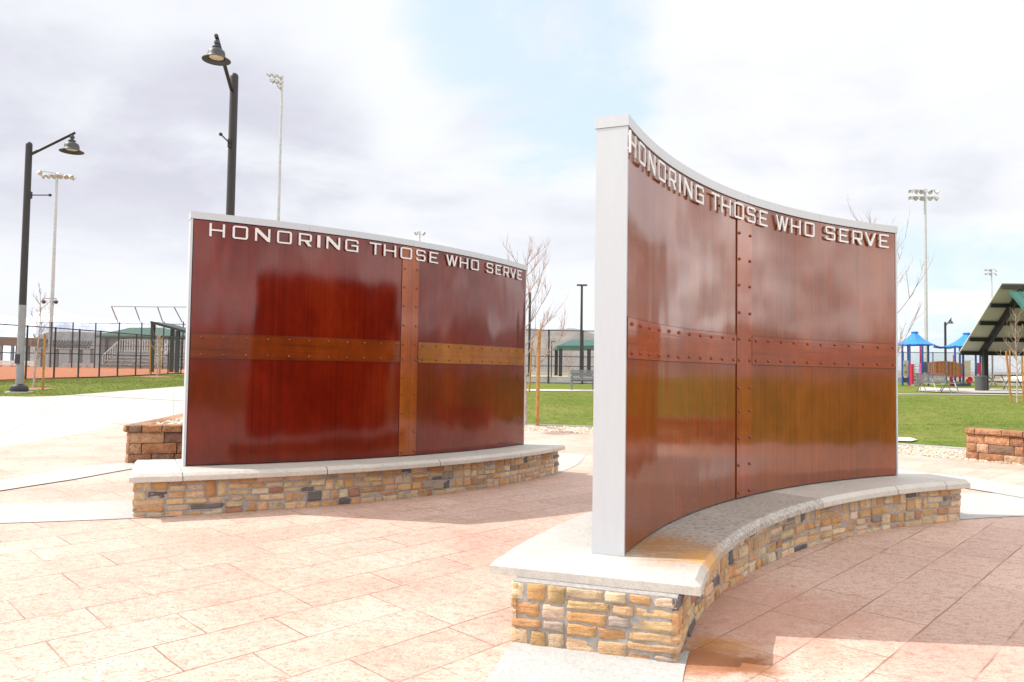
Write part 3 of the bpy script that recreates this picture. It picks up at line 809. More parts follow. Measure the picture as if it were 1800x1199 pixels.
def memorial(arc, s0, s1, tshift, seed, label, capmat, joints, v):
    r = random.Random(seed)
    st = ST
    root = thing('memorial_wall', arc.p((s0 + s1) / 2, -.08, gz(*arc.p((s0 + s1) / 2, -.08, 0)[:2])), label, 'memorial wall')
    zc = arc.zc
    # --- steel faces: four sheets, front; one back sheet
    g = .003
    for a, b, lo, hi in ((s0 + .007, st - g, lambda q: zc(q) + .012, lambda q: 1.62), (s0 + .007, st - g, lambda q: 1.626, lambda q: ZT - .009),
                         (st + g, s1 - .007, lambda q: zc(q) + .012, lambda q: 1.62), (st + g, s1 - .007, lambda q: 1.626, lambda q: ZT - .009)):
        ribbon(arc, a, b, -.012, 0.0, lo, hi, 48).build('face_sheet', M['sheet' + v], root, smooth=True)
    ribbon(arc, s0 + .002, s1 - .002, -.15, -.0135, lambda q: zc(q) + .004, ZT - .004, 48).build('core_frame', M['black'], root, smooth=True)
    ribbon(arc, s0 + .003, s1 - .003, -.178, -.1515, lambda q: zc(q) + .003, ZT - .002, 48).build('back_sheet', M['backsteel'], root, smooth=True)
    # --- end posts and top coping
    for a, b in ((s0 - .022, s0 - .001), (s1 + .001, s1 + .022)):
        e = ribbon(arc, a, b, -.186, .003, lambda q: zc(q) + .001, ZT - .002, 2)
        e.build('end_post', M['alu'], root)
    cuts = [s0 - .028] + [s0 + (s1 - s0) * k / 4 + r.uniform(-.1, .1) for k in (1, 2, 3)] + [s1 + .028]
    for i in range(4):
        ribbon(arc, cuts[i] + .0012, cuts[i + 1] - .0012, -.193, .009, ZT, ZT + CAPH, 24).build('top_coping', M['alu'], root, smooth=True)
    # --- straps with rivets
    def strap(a, b, lo, hi, o1, mat):
        t = ribbon(arc, a, b, .0016, o1, lo, hi, 40).build('strap', mat, root, smooth=True)
        fl = lo if callable(lo) else (lambda q: lo); fh = hi if callable(hi) else (lambda q: hi)
        ribbon(arc, a - .0035, b + .0035, .0004, .0022, lambda q: fl(q) - .0035, lambda q: fh(q) + .0035, 40).build('seam', M['seam'], t, smooth=True)
        return t
    hs = [(strap(s0 + .012, st - .010, ZB2, ZB1, .0068, M['strap' + v]), s0 + .10, st - .055), (strap(st + SW + .012, s1 - .012, ZB2, ZB1, .0068, M['strapG' if v == 'L' else 'strapR']), st + SW + .075, s1 - .05)]
    vsb = strap(st, st + SW, lambda q: zc(q) + .014, ZT - .012, .0092, M['vstrap' + v])
    def rivet(par, q, z, off):
        o = bpy.data.objects.new('rivet', rivet_mesh); COL.objects.link(o); o.parent = par
        o.location = arc.p(q, off, z) - ORG[par.name]
        n = arc.nrm(q); o.rotation_euler = n.to_track_quat('Z', 'Y').to_euler(); ORG[o.name] = ORG[par.name]
    for par, a, b in hs:
        for k in range(11):
            for z in (ZB1 - .036, ZB2 + .036):
                rivet(par, a + (b - a) * k / 10 + r.uniform(-.004, .004), z + r.uniform(-.002, .002), .0066)
    zl = zc(st)
    for z in (zl + .055, zl + .275, zl + .495, zl + .715, zl + .905, ZB2 + .034, ZB1 - .034, 1.93, 2.155, 2.37, 2.585):
        for q in (st + .030, st + .213): rivet(vsb, q + r.uniform(-.004, .004), z, .0090)
    # --- lettering
    for ch, (a, b) in zip(TEXT, LS):
        letter_mb(arc, ch, a + tshift, b + tshift, 2.697, .130, .014, .0245).build('letter', M['letter'], root)
    # --- stone bench base
    fs0, fs1, fo, bo = s0 - .43, s1 + .44, .365, -.525
    top = lambda q: zc(q) - .078
    mm = ribbon(arc, fs0 + .010, fs1 - .010, bo + .010, fo - .0085, lambda q: gz(*arc.p(q, 0, 0)[:2]) - .04, top, 60)
    mort = mm.build('mortar_core', M['mortar'], root, smooth=True)
    sm = MB()
    hgt = .345
    def front(u, v, o):
        q = fs0 + u; p = arc.p(q, fo + o - .02, 0); b = gz(*arc.p(q, fo, 0)[:2]); p.z = b + v / hgt * (top(q) - b); return p
    stone_wall(sm, r, fs1 - fs0, hgt, front)
    def back(u, v, o):
        q = fs1 - u; p = arc.p(q, bo - o + .02, 0); b = gz(*arc.p(q, bo, 0)[:2]); p.z = b + v / hgt * (top(q) - b); return p
    stone_wall(sm, r, fs1 - fs0, hgt, back)
    def end0(u, v, o):
        p = arc.p(fs0, bo + u, 0) - arc.tan(fs0) * (o - .02); b = gz(p.x, p.y); p.z = b + v / hgt * (top(fs0) - b); return p
    stone_wall(sm, r, fo - bo, hgt, end0)
    def end1(u, v, o):
        p = arc.p(fs1, fo - u, 0) + arc.tan(fs1) * (o - .02); b = gz(p.x, p.y); p.z = b + v / hgt * (top(fs1) - b); return p
    stone_wall(sm, r, fo - bo, hgt, end1)
    sm.build('stone_base', M['stone'], root, smooth='all')
    # --- bevelled cap stones
    cs0, cs1 = joints[0], joints[-1]
    prof = [(-.675, -.076), (-.675, -.030), (-.645, 0.0), (.435, 0.0), (.468, -.030), (.468, -.076)]
    for i in range(len(joints) - 1):
        a, b = joints[i] + .0035, joints[i + 1] - .0035
        m = MB(); n = 14; vs, fs = [], []
        qs = [a + (b - a) * k / n for k in range(n + 1)]
        K = len(prof)
        first, last = i == 0, i == len(joints) - 2
        ins = []
        if first: qs = [a, a + .028] + qs[1:]
        if last: qs = qs[:-1] + [b - .028, b]
        for qi, q in enumerate(qs):
            dq = (first and qi == 0) or (last and qi == len(qs) - 1)
            for (o, z) in prof:
                zz_ = z
                if dq: zz_ = min(z, -.030)
                oo = o
                wob = .0016 * math.sin(q * 23 + o * 9) + .001 * math.sin(q * 57)
                vs.append(arc.p(q, oo + wob * (1 if o > 0 else -1), zc(q) + zz_ + (wob * .5 if z > -.02 else 0)))
        for k in range(len(qs) - 1):
            for j in range(K):
                j2 = (j + 1) % K
                fs.append((k * K + j, k * K + j2, (k + 1) * K + j2, (k + 1) * K + j))
        fs.append(tuple(range(K - 1, -1, -1))); fs.append(tuple(range((len(qs) - 1) * K, len(qs) * K)))
        m.add(vs, fs)
        o = m.build('cap_stone', capmat if i < 3 else M['cap'], root, smooth=True)
        bv = o.modifiers.new('bevel', 'BEVEL'); bv.width = .006; bv.segments = 2; bv.limit_method = 'ANGLE'; bv.angle_limit = math.radians(25)
    # joints between the cap stones
    jm = MB()
    for j in joints[1:-1]:
        vs = [arc.p(j + d, o, zc(j) + z - .004) for d in (-.006, .006) for (o, z) in ((-.671, -.07), (-.671, -.03), (-.643, 0), (.433, 0), (.464, -.03), (.464, -.07))]
        jm.add(vs, [(0, 1, 2, 3, 4, 5), (11, 10, 9, 8, 7, 6)] + [(k, (k + 1) % 6, 6 + (k + 1) % 6, 6 + k) for k in range(6)])
    jm.build('cap_joint', M['jointdark'], root)
    # vent stub beside the end post
    return root
memorial(AL, -3.006, 1.8129, 0.0, 21, 'left rust-red curved steel wall bulging toward the viewer on a stone bench', M['cap'], [-3.47, -3.06, -1.80, -.49, .92, 1.80, 2.24], 'L')
memorial(AR, -2.868, 1.711, -.0443, 5, 'right copper-brown curved steel wall hollowed toward the viewer with rust-stained bench', M['cap_rust'], [-3.23, -2.83, -1.48, -.13, 1.11, 1.82, 2.15], 'R')

# ------------------------------------------------------------------ low block walls of the planters
BLK = [((.36, .185, .095), 4), ((.30, .155, .085), 3), ((.42, .235, .125), 3), ((.23, .14, .10), 2), ((.46, .30, .19), 1)]
def block_wall(path, label, seed, courses=3, hb=.155, hcap=.10, dep=.26):
    r = random.Random(seed)
    p0 = path[0]
    root = thing('block_wall', (p0[0], p0[1], gz(p0[0], p0[1])), label, 'low wall', 'low tumbled-block planter walls')
    body, capm = MB(), MB()
    def blk(m, a, b, z0, z1, d0, d1, col):
        a, b = Vector(a), Vector(b); t = (b - a).normalized(); nn = Vector((t.y, -t.x, 0))
        L = (b - a).length; e = .012
        nx, nz = 6, 4
        vs = []; 
        def P(u, o, z): return a + t * u + nn * o + Vector((0, 0, z))
        # front face grid with worn edges
        for j in range(nz + 1):
            for i in range(nx + 1):
                u = L * i / nx; z = z0 + (z1 - z0) * j / nz
                ed = min(min(u, L - u), min(z - z0, z1 - z))
                o = d0 - (e if ed < .001 else 0) + r.uniform(-.004, .004) * (ed > .001)
                uu = min(max(u, .006), L - .006); zq = min(max(z, z0 + .004), z1 - .004)
                vs.append(P(uu, o, zq))
        fs = [(j * (nx + 1) + i, j * (nx + 1) + i + 1, (j + 1) * (nx + 1) + i + 1, (j + 1) * (nx + 1) + i) for j in range(nz) for i in range(nx)]
        k = len(vs)
        vs += [P(.004, d0 - e, z0 + .003), P(L - .004, d0 - e, z0 + .003), P(L - .004, d0 - e, z1 - .003), P(.004, d0 - e, z1 - .003), P(.004, d1, z0 + .003), P(L - .004, d1, z0 + .003), P(L - .004, d1, z1 - .003), P(.004, d1, z1 - .003)]
        fs += [(k + 3, k + 2, k + 6, k + 7), (k, k + 4, k + 5, k + 1), (k + 4, k + 7, k + 6, k + 5), (k, k + 3, k + 7, k + 4), (k + 1, k + 5, k + 6, k + 2)]
        m.add(vs, fs, col)
    for si in range(len(path) - 1):
        a, b = Vector((*path[si], 0)), Vector((*path[si + 1], 0)); t = (b - a).normalized(); L = (b - a).length
        for c in range(courses + 1):
            u = 0.0; k = 0
            while u < L - .01:
                w = r.choice((.20, .30, .40, .46)) if c < courses else r.choice((.26, .34, .42))
                if c % 2 and k == 0: w = .17
                w = min(w, L - u)
                if L - u - w < .12: w = L - u
                q = a + t * (u + w / 2); zb = gz(q.x, q.y) - .01
                z0 = zb + c * hb; z1 = z0 + (hb if c < courses else hcap)
                d0 = r.uniform(-.006, .008) if c < courses else .045
                blk(body if c < courses else capm, a + t * u, a + t * (u + w), z0, z1, d0, -dep, pick(r, BLK))
                u += w; k += 1
    body.build('block_course', M['block'], root); capm.build('capstone', M['block'], root)
    return root
lw0 = at(224, 817)
block_wall([(lw0.x - .75, lw0.y + 3.8), (lw0.x - .10, lw0.y + .13), (lw0.x, lw0.y), (lw0.x + 3.3, lw0.y + 1.35)], 'low brown block wall just left of the convex steel wall', 31)
block_wall([tuple(at(1697.5, 808)[:2]), tuple(at(1800, 818.5)[:2]), (11.2, 9.2)], 'low tan block wall at the right edge beside the gravel strip', 32)
def gravel(name, poly, n, seed, label, zf=None, rs=(.014, .040)):
    r = random.Random(seed); m = MB()
    xs = [p[0] for p in poly]; ys = [p[1] for p in poly]
    def inside(x, y):
        c = False; j = len(poly) - 1
        for i in range(len(poly)):
            if (poly[i][1] > y) != (poly[j][1] > y) and x < (poly[j][0] - poly[i][0]) * (y - poly[i][1]) / (poly[j][1] - poly[i][1]) + poly[i][0]: c = not c
            j = i
        return c
    base_v = [(1, 0, 0), (-1, 0, 0), (0, 1, 0), (0, -1, 0), (0, 0, 1), (.6, .6, .5), (-.6, .6, .55), (-.6, -.6, .5), (.6, -.6, .45)]
    fcs = [(0, 2, 5), (2, 1, 6), (1, 3, 7), (3, 0, 8), (0, 5, 8), (5, 2, 6), (6, 1, 7), (7, 3, 8), (4, 5, 6), (4, 6, 7), (4, 7, 8), (4, 8, 5)]
    GC = [((.52, .45, .36), 4), ((.62, .56, .48), 3), ((.40, .33, .27), 2), ((.46, .35, .25), 2), ((.28, .25, .23), 1)]
    k = 0
    while k < n:
        x, y = r.uniform(min(xs), max(xs)), r.uniform(min(ys), max(ys))
        if not inside(x, y): continue
        k += 1
        R_ = r.uniform(*rs); a = r.uniform(0, 6.28); ca, sa = math.cos(a), math.sin(a); sx, sy, sz = R_ * r.uniform(.8, 1.4), R_ * r.uniform(.7, 1.1), R_ * r.uniform(.5, .9)
        z = (gz(x, y) if zf is None else zf) + .012
        m.add([(x + (p[0] * sx) * ca - (p[1] * sy) * sa, y + p[0] * sx * sa + p[1] * sy * ca, z + p[2] * sz) for p in base_v], fcs, pick(r, GC))
    return tag(m.build(name, M['gravel'], smooth='all'), label, kind='stuff')
# gravel strip behind the plaza with its concrete edging
gtop = A((900, 748.5), (1043, 753), (1310, 767), (1582, 784.5), (1700, 793), (1830, 800))
gbot = A((1830, 822), (1697, 810), (1582, 799), (1310, 779), (1043, 764), (900, 756))
M['gravelbed'] = make_concrete('gravel_bed', (.44, .37, .29), .3, 6, .95)
gp = [tuple(p[:2]) for p in gtop + gbot]
sheet('gravel_bed', gp, M['gravelbed'], .014, label='bed of the gravel strip behind the plaza')
gravel('gravel', gp, 7000, 3, 'pale river gravel in the strip between lawn and plaza')
cb = MB()
for a, b in zip(gtop[:-1], gtop[1:]):
    n = max(1, int((b - a).length / .6)); 
    for i in range(n):
        p, q = a.lerp(b, i / n), a.lerp(b, (i + 1) / n)
        d = (q - p).normalized(); nn = Vector((-d.y, d.x, 0)) * .15
        z0, z1 = gz(p.x, p.y), gz(q.x, q.y)
        P = [Vector((p.x, p.y, z0 - .05)), Vector((q.x, q.y, z1 - .05)), Vector((q.x + nn.x, q.y + nn.y, z1 - .05)), Vector((p.x + nn.x, p.y + nn.y, z0 - .05))]
        T = [Vector((v.x, v.y, v.z + .10)) for v in P]
        cb.add(P + T, [(4, 5, 6, 7), (0, 1, 5, 4), (2, 3, 7, 6)] + ([(0, 4, 7, 3)] if i == 0 else []))
tag(cb.build('kerb', M['concrete']), 'pale concrete kerb between gravel strip and lawn', kind='structure')
pg = [(lw0.x + .12, lw0.y + .25), (lw0.x + 3.1, lw0.y + 1.5), (lw0.x + 2.3, lw0.y + 4.3), (lw0.x - .5, lw0.y + 3.8)]
sheet('gravel_bed', pg, M['gravelbed'], 0.0, .5, label='gravel bed held by the left block wall', z0=.53)
gravel('gravel', pg, 2600, 4, 'pale gravel filling the planter behind the left block wall', .53, (.02, .045))
# concrete plate in the lawn and the far walks
sheet('path', A((1575, 777.5), (1603, 778), (1613, 775), (1600, 771), (1575, 770.5)), M['walk'], .03, .3, label='small pale concrete pad in the lawn beside the concave wall')
def strip(name, px, w0, label, mat=None, dz=.02):
    pts = [at(x, y) for x, y in px]
    up_ = [(p.x, p.y) for p in pts]; lo = []
    for p in pts:
        d = Vector((p.x, p.y, 0)).normalized() * w0; lo.append((p.x + d.x, p.y + d.y))
    return sheet(name, up_ + lo[::-1], mat or M['walk'], dz, .6, label=label)
strip('path', [(860, 688), (930, 688), (1043, 688.5), (1150, 689)], 1.3, 'narrow pale walk across the lawn in front of the grey bench')
strip('path', [(1540, 693), (1582, 694), (1700, 694.5), (1850, 697)], 1.0, 'narrow pale walk across the lawn before the playground')
strip('path', [(1615, 688), (1660, 690.5), (1760, 692), (1900, 694)], 6.0, 'concrete slab under the picnic pavilion', dz=.03)
# infield clay
inf = A((-260, 672), (0, 670.5), (94, 666.5), (206, 662.8), (320, 657)) + [base(470, 84), base(330, 90), base(-260, 92)]
sheet('infield', [(p.x, p.y) for p in inf], M['dirt'], .02, 2.0, label='orange clay infield of the ball field')
ct = [base(860, 42), base(1150, 42), base(1200, 78), base(840, 78)]
sheet('court', [(p.x, p.y) for p in ct], M['courtpave'], .02, 2.0, label='pale paved court beyond the fence in the gap')

# ------------------------------------------------------------------ fences
def fence(name, pts, hts, posts_px, label, rails, link, post_r=.035, cat='fence', group=None):
    """pts: world base points along the run, hts: height at each"""
    root = thing(name, pts[0], label, cat, group)
    mb = MB(); u = 0.0
    for (a, b, ha, hb) in zip(pts[:-1], pts[1:], hts[:-1], hts[1:]):
        L = (b - a).length
        mb.add([a + Vector((0, 0, .03)), b + Vector((0, 0, .03)), b + Vector((0, 0, hb)), a + Vector((0, 0, ha))], [(0, 1, 2, 3)], uv=[[(u, 0), (u + L, 0), (u + L, hb), (u, ha)]])
        u += L
    mb.build('chain_link', link, root)
    for fr in rails:
        rm = MB(); rm.tube([p + Vector((0, 0, max(.04, h * fr))) for p, h in zip(pts, hts)], .028 if fr > .9 else .022, 6); rm.build('rail', M['black'], root)
    for p, h in posts_px:
        pm = MB(); pm.tube([p + Vector((0, 0, -.1)), p + Vector((0, 0, h))], post_r, 8); pm.lathe(p + Vector((0, 0, h)), [(post_r * 1.1, 0), (post_r, .03), (.001, .05)], 8); pm.build('post', M['black'], root, smooth=True)
    return root
def along(pts, px):
    """point on a base polyline seen at pixel column px"""
    best = None
    for a, b in zip(pts[:-1], pts[1:]):
        for i in range(201):
            p = a.lerp(b, i / 200); q = p - Vector((0, 0, H)); w = q.dot(FW); x = 900 + F * q.dot(RT) / w
            if best is None or abs(x - px) < best[0]: best = (abs(x - px), p)
    return best[1]
def top_h(p, py):
    """height over base p at which its vertical reaches photo row py"""
    lo, hi = 0.0, 40.0
    for _ in range(40):
        m = (lo + hi) / 2; q = p + Vector((0, 0, m)) - Vector((0, 0, H)); y = 599.5 - F * q.dot(UP) / q.dot(FW)
        if y > py: lo = m
        else: hi = m
    return lo
f1 = [at(-230, 683), at(0, 670), at(94, 666), at(174, 664), at(238, 661), at(319, 657)]
h1 = [top_h(p, y) for p, y in zip(f1, (552, 570, 576.5, 582.5, 588, 594))]
pp = []
for x in (-170, -90, -20, 45, 94.4, 137, 174, 206, 238, 265, 295, 318):
    p = along(f1, x); i = np.interp(x, (-230, 0, 94, 174, 238, 319), (552, 570, 576.5, 582.5, 588, 594)); pp.append((p, top_h(p, i)))
fence('chain_link_fence', f1, h1, pp, 'black chain-link fence between the left lawn and the orange infield', (0.0, .5, 1.0), M['link'], .04, group='chain-link fences')
# far backstop with raking top
D2 = 72.0
f2 = [base(60, D2), base(88, D2), base(207, D2), base(325, D2), base(430, D2)]
h2 = [top_h(f2[0], 567)] + [top_h(p, y) for p, y in zip(f2[1:], (567, 568.5, 570, 571))]
pp2 = [(base(x, D2), top_h(base(x, D2), y)) for x, y in ((88, 567), (126, 567), (166, 568), (207.5, 567), (247, 567), (286, 566), (320, 566), (360, 567))]
bs = fence('backstop_fence', f2, h2, pp2, 'tall black backstop fence with raked top behind the infield', (.5, 1.0), M['link_grey'], .06, group='chain-link fences')
am = MB(); tops = []
for (x0, y0, x1, y1) in ((207.5, 567, 196, 538.5), (247, 567, 237, 539), (286, 566, 277, 539.5), (320, 566, 306, 539.5), (360, 567, 348, 540)):
    a = atd(x0, y0, D2); b = atd(x1, y1, D2 - 1.3); am.beam(a, b, .07); tops.append(b)
am.tube(tops, .04, 6)
am.build('overhang_arm', M['silver'], bs)
# right-hand ball-court fence
f3 = [at(880, 673), at(930, 674), at(985, 674.5), at(1043, 675.5), at(1130, 677)]
h3 = [top_h(p, y) for p, y in zip(f3, (579, 580, 581, 582, 583))]
pp3 = [(along(f3, x), top_h(along(f3, x), y)) for x, y in ((900, 579.5), (964, 580.5), (1023.6, 581.6), (1090, 582))]
fence('chain_link_fence', f3, h3, pp3, 'black chain-link fence seen in the gap between the two steel walls', (0.0, .33, .51, 1.0), M['link'], .05, group='chain-link fences')
# low white board wall at its foot
wb = MB(); q0, q1 = along(f3, 885), along(f3, 1120); off = Vector((.1, .35, 0))
wb.box((q0 + q1) / 2 + off + Vector((0, 0, .17)), ((q1 - q0).length, .08, .34), math.atan2((q1 - q0).y, (q1 - q0).x))
wb.box((q0 + q1) / 2 + off + Vector((0, 0, .355)), ((q1 - q0).length, .12, .03), math.atan2((q1 - q0).y, (q1 - q0).x))
tag(wb.build('board_wall', M['whitewall']), 'low white board wall along the foot of the court fence', 'low wall')

# ------------------------------------------------------------------ lamps
def bell(mS, mI, c, s):
    """bell pendant, c = hanging point (top of stem), s = scale (rim radius)"""
    c = Vector(c)
    mS.lathe(c, [(.12 * s, 0), (.14 * s, -.10 * s), (.20 * s, -.14 * s), (.20 * s, -.30 * s), (.13 * s, -.34 * s), (.13 * s, -.46 * s), (.30 * s, -.50 * s), (.31 * s, -.56 * s), (.26 * s, -.60 * s), (.27 * s, -.70 * s), (.42 * s, -.74 * s), (.55 * s, -.84 * s), (.60 * s, -1.0 * s), (.62 * s, -1.22 * s), (.66 * s, -1.32 * s), (.80 * s, -1.42 * s), (1.0 * s, -1.50 * s), (1.0 * s, -1.53 * s), (.80 * s, -1.46 * s), (.60 * s, -1.36 * s), (.55 * s, -1.2 * s), (.001, -1.15 * s)], 28)
    mI.lathe(c, [(.52 * s, -1.30 * s), (.50 * s, -1.33 * s), (.42 * s, -1.35 * s), (.40 * s, -1.33 * s), (.30 * s, -1.36 * s), (.001, -1.37 * s)], 24)
def street_lamp(b, top, rad, arm0, arm1, rim, label, light_base=False, ball=None):
    root = thing('street_lamp', b, label, 'street lamp', 'black bell-shade street lamps')
    z1 = b.z + 2.75 if light_base else b.z
    m = MB(); m.tube([(b.x, b.y, z1), (b.x, b.y, top)], [rad * 1.0, rad * .92], 20); m.lathe((b.x, b.y, top), [(rad * .92, 0), (rad * .85, .05), (rad * .5, .09), (.001, .10)], 20)
    m.build('pole', M['bronze'], root, smooth=True)
    if light_base:
        m = MB(); m.tube([(b.x, b.y, b.z), (b.x, b.y, z1)], rad * 1.03, 20); m.build('lower_sleeve', M['silver'], root, smooth=True)
        m = MB(); m.box((b.x - .02, b.y - rad - .01, b.z + 1.05), (.13, .05, .30)); m.build('hand_hole_cover', M['black'], root)
    m = MB(); m.lathe(b, [(rad * 3.6, -.1), (rad * 3.6, .03), (.001, .03)], 24); m.build('footing', M['concrete'], root)
    m = MB(); m.lathe(b + Vector((0, 0, .03)), [(rad * 2.3, 0), (rad * 2.5, .08), (rad * 2.2, .17), (rad * 1.4, .22), (rad * 1.05, .24)], 24); m.build('base_cover', M['black'], root, smooth=True)
    m = MB(); m.tube([arm0, arm1], rad * .42, 12); m.build('arm', M['bronze'], root, smooth=True)
    a = Vector(arm1) - (Vector(arm1) - Vector(arm0)).normalized() * rad * .9
    mS, mI = MB(), MB(); bell(mS, mI, a + Vector((0, 0, -rad * .3)), rim)
    sh = mS.build('lamp_shade', M['lampgrey'], root, smooth=True); mI.build('lens', M['lampinner'], sh, smooth=True)
    if ball:
        m = MB(); m.tube([ball[0], ball[1]], .018, 6); m.lathe(ball[1], [(.001, -.05), (.04, -.03), (.05, 0), (.04, .03), (.001, .05)], 10); m.box(ball[0], (.09, .09, .22)); m.build('banner_arm', M['bronze'], root)
    return root
b1 = at(33.5, 690); D1 = b1.y
street_lamp(b1, atd(48.5, 255, D1).z, .105, atd(53, 272, D1), atd(132, 233, D1 + .2), .36, 'black bell-shade street lamp on the left lawn with pale lower sleeve', True, (atd(53, 343, D1), atd(88, 343, D1)))
D2l = 20.0
b2 = base(388, D2l); 
t2 = atd(412, 135, D2l)
b2 = Vector((t2.x, t2.y, gz(t2.x, t2.y)))
street_lamp(b2, t2.z, .115, atd(407, 158, D2l - .12), atd(380, 62, D2l - 2.0), .335, 'black street lamp leaning its bell shade above the convex steel wall', False, (atd(404, 252, D2l - .1), atd(388, 236, D2l - .9)))
D3 = 50.0; t3 = atd(1661.5, 568, D3); b3 = Vector((t3.x, t3.y, gz(t3.x, t3.y)))
street_lamp(b3, t3.z, .075, atd(1662, 573, D3), atd(1672.5, 559, D3), .17 + .02, 'small distant street lamp rising between the two blue playground roofs')
# post-top area light in the gap
p4 = at(1021, 674); h4 = top_h(p4, 502)
r4 = thing('area_light', p4, 'slim black T-head light pole in the gap between the walls', 'light pole')
m = MB(); m.tube([p4, p4 + Vector((0, 0, h4))], [.09, .06], 12); m.build('pole', M['black'], r4, smooth=True)
m = MB(); m.box(p4 + Vector((-.14, 0, h4 + .02)), (.28, .30, .07)); m.box(p4 + Vector((.16, 0, h4 + .02)), (.26, .30, .07)); m.build('lamp_head', M['black'], r4)
p5 = base(930, 45); h5 = top_h(p5, 514)
tag(MB().tube([p5, p5 + Vector((0, 0, h5))], .075, 10).lathe(p5, [(.16, 0), (.16, .12), (.08, .16)], 12).build('steel_post', M['black'], org=p5), 'thick black post just right of the convex wall', 'post')
p6 = at(969, 667); h6 = top_h(p6, 600)
r6 = thing('sign_post', p6, 'thin black post with a short top arm by the white board wall', 'post')
MB().tube([p6, p6 + Vector((0, 0, h6))], .035, 8).build('pole', M['black'], r6)
MB().beam(p6 + Vector((0, 0, h6 - .02)), p6 + Vector((.22, 0, h6 + .0)), .06, .06).build('arm', M['black'], r6)

# sports floodlights
def lamp_can(m, c, d, s):
    d = Vector(d).normalized(); Mx = d.to_track_quat('Z', 'Y').to_matrix()
    m.lathe(c, [(.001, -.55 * s), (.22 * s, -.55 * s), (.28 * s, -.2 * s), (.45 * s, .05 * s), (.5 * s, .35 * s), (.46 * s, .30 * s), (.001, .22 * s)], 12, M=Mx)
def floodlight(x, D, ytop, label, arms, aim, sc=.55, rad=.16, cams=None):
    """arms: list of (row dy px, [lamp px offsets])"""
    t = atd(x, ytop, D); b = Vector((t.x, t.y, gz(t.x, t.y)))
    root = thing('floodlight_mast', b, label, 'floodlight mast', 'tall sports floodlight masts')
    m = MB(); m.tube([b, Vector((b.x, b.y, t.z))], [rad, rad * .6], 12); m.build('mast', M['galv'], root, smooth=True)
    k = D / F
    for dy, offs, yd in arms:
        z = t.z - dy * k
        if len(offs) > 1: MB().beam(Vector((b.x + min(o for o, _ in offs) * k, b.y + min(o for o, _ in offs) * k * yd, z + .35 * sc)), Vector((b.x + max(o for o, _ in offs) * k, b.y + max(o for o, _ in offs) * k * yd, z + .35 * sc)), .07).build('crossarm', M['galv'], root)
        for o, ax in offs:
            lm = MB(); c = Vector((b.x + o * k, b.y + o * k * yd, z))
            lamp_can(lm, c, ax or aim, sc); lm.beam(c, c + Vector((0, 0, .35 * sc)), .06)
            lm.build('floodlight', M['lampwhite'], root, smooth=True)
    if cams:
        cm = MB()
        for o in (-15, 9):
            z = atd(x, cams, D).z; c = Vector((b.x + o * k * .9, b.y - .1, z)); cm.beam(c, Vector((b.x, b.y, z)), .05); cm.tube([c, c + Vector((0, 0, -.2))], .03, 6)
            cm.lathe(c + Vector((0, 0, -.35)), [(.001, -.2), (.14, -.14), (.2, 0), (.17, .14), (.001, .18)], 12)
        cm.build('camera_arm', M['lampgrey'], root)
    return root
dn = -.75
floodlight(100, 75, 311, 'pale floodlight mast with a ring of lamps beside the left street lamp', [(-1, [(-24, (-1, -.3, dn)), (-14, (-.7, -.8, dn)), (-4, (-.2, -1, dn)), (7, (.2, -1, dn)), (16, (.7, -.7, dn)), (24, (1, -.2, dn))], 0), (-3, [(-19, (-.8, .5, dn)), (2, (0, 1, dn)), (19, (.8, .5, dn))], .9)], (0, -1, dn), .50, .2, 525)
floodlight(496, 60, 134, 'pale floodlight mast rising behind the convex wall with lamps facing left', [(2, [(-3, (-1, -.4, -.5)), (-11, (-1, -.4, -.5)), (-19, (-1, -.4, -.5))], .6), (12, [(-2, (-1, -.4, -.5)), (-8, (-1, -.4, -.5)), (-14, (-1, -.4, -.5))], .6), (20, [(-3, (-1, -.4, -.5))], .6)], (-1, -.4, -.5), .42, .16)
floodlight(738, 120, 409, 'tiny floodlight pair peeking above the top of the convex wall', [(1, [(-5.5, (-1, -.6, dn)), (5.5, (1, -.6, dn))], 0)], (0, -1, dn), .70, .18)
floodlight(1626, 80, 332, 'pale floodlight mast with ten lamps in two rows at the right', [(5, [(-24, (-1, -.5, -.5)), (-13, (-1, -.7, -.5)), (-5, (-.8, -.8, -.6)), (8, (.2, -1, -.7)), (21, (1, -.6, -.6))], 0), (17, [(-24, (-1, -.5, -.5)), (-15, (-1, -.7, -.5)), (-5, (-.6, -.8, -.6)), (8, (.5, -1, -.6)), (20, (1, -.6, -.6))], 0)], (0, -1, dn), .52, .2)
floodlight(1743, 130, 473, 'small distant floodlight mast with six lamps above the pavilion roof', [(2, [(-9, (-1, -.3, -.6)), (-2, (-.6, -.8, -.6)), (8, (1, -.3, -.6))], 0), (9, [(-9, (-1, -.3, -.6)), (-2, (-.6, -.8, -.6)), (8, (1, -.3, -.6))], 0)], (0, -1, dn), .50, .16)

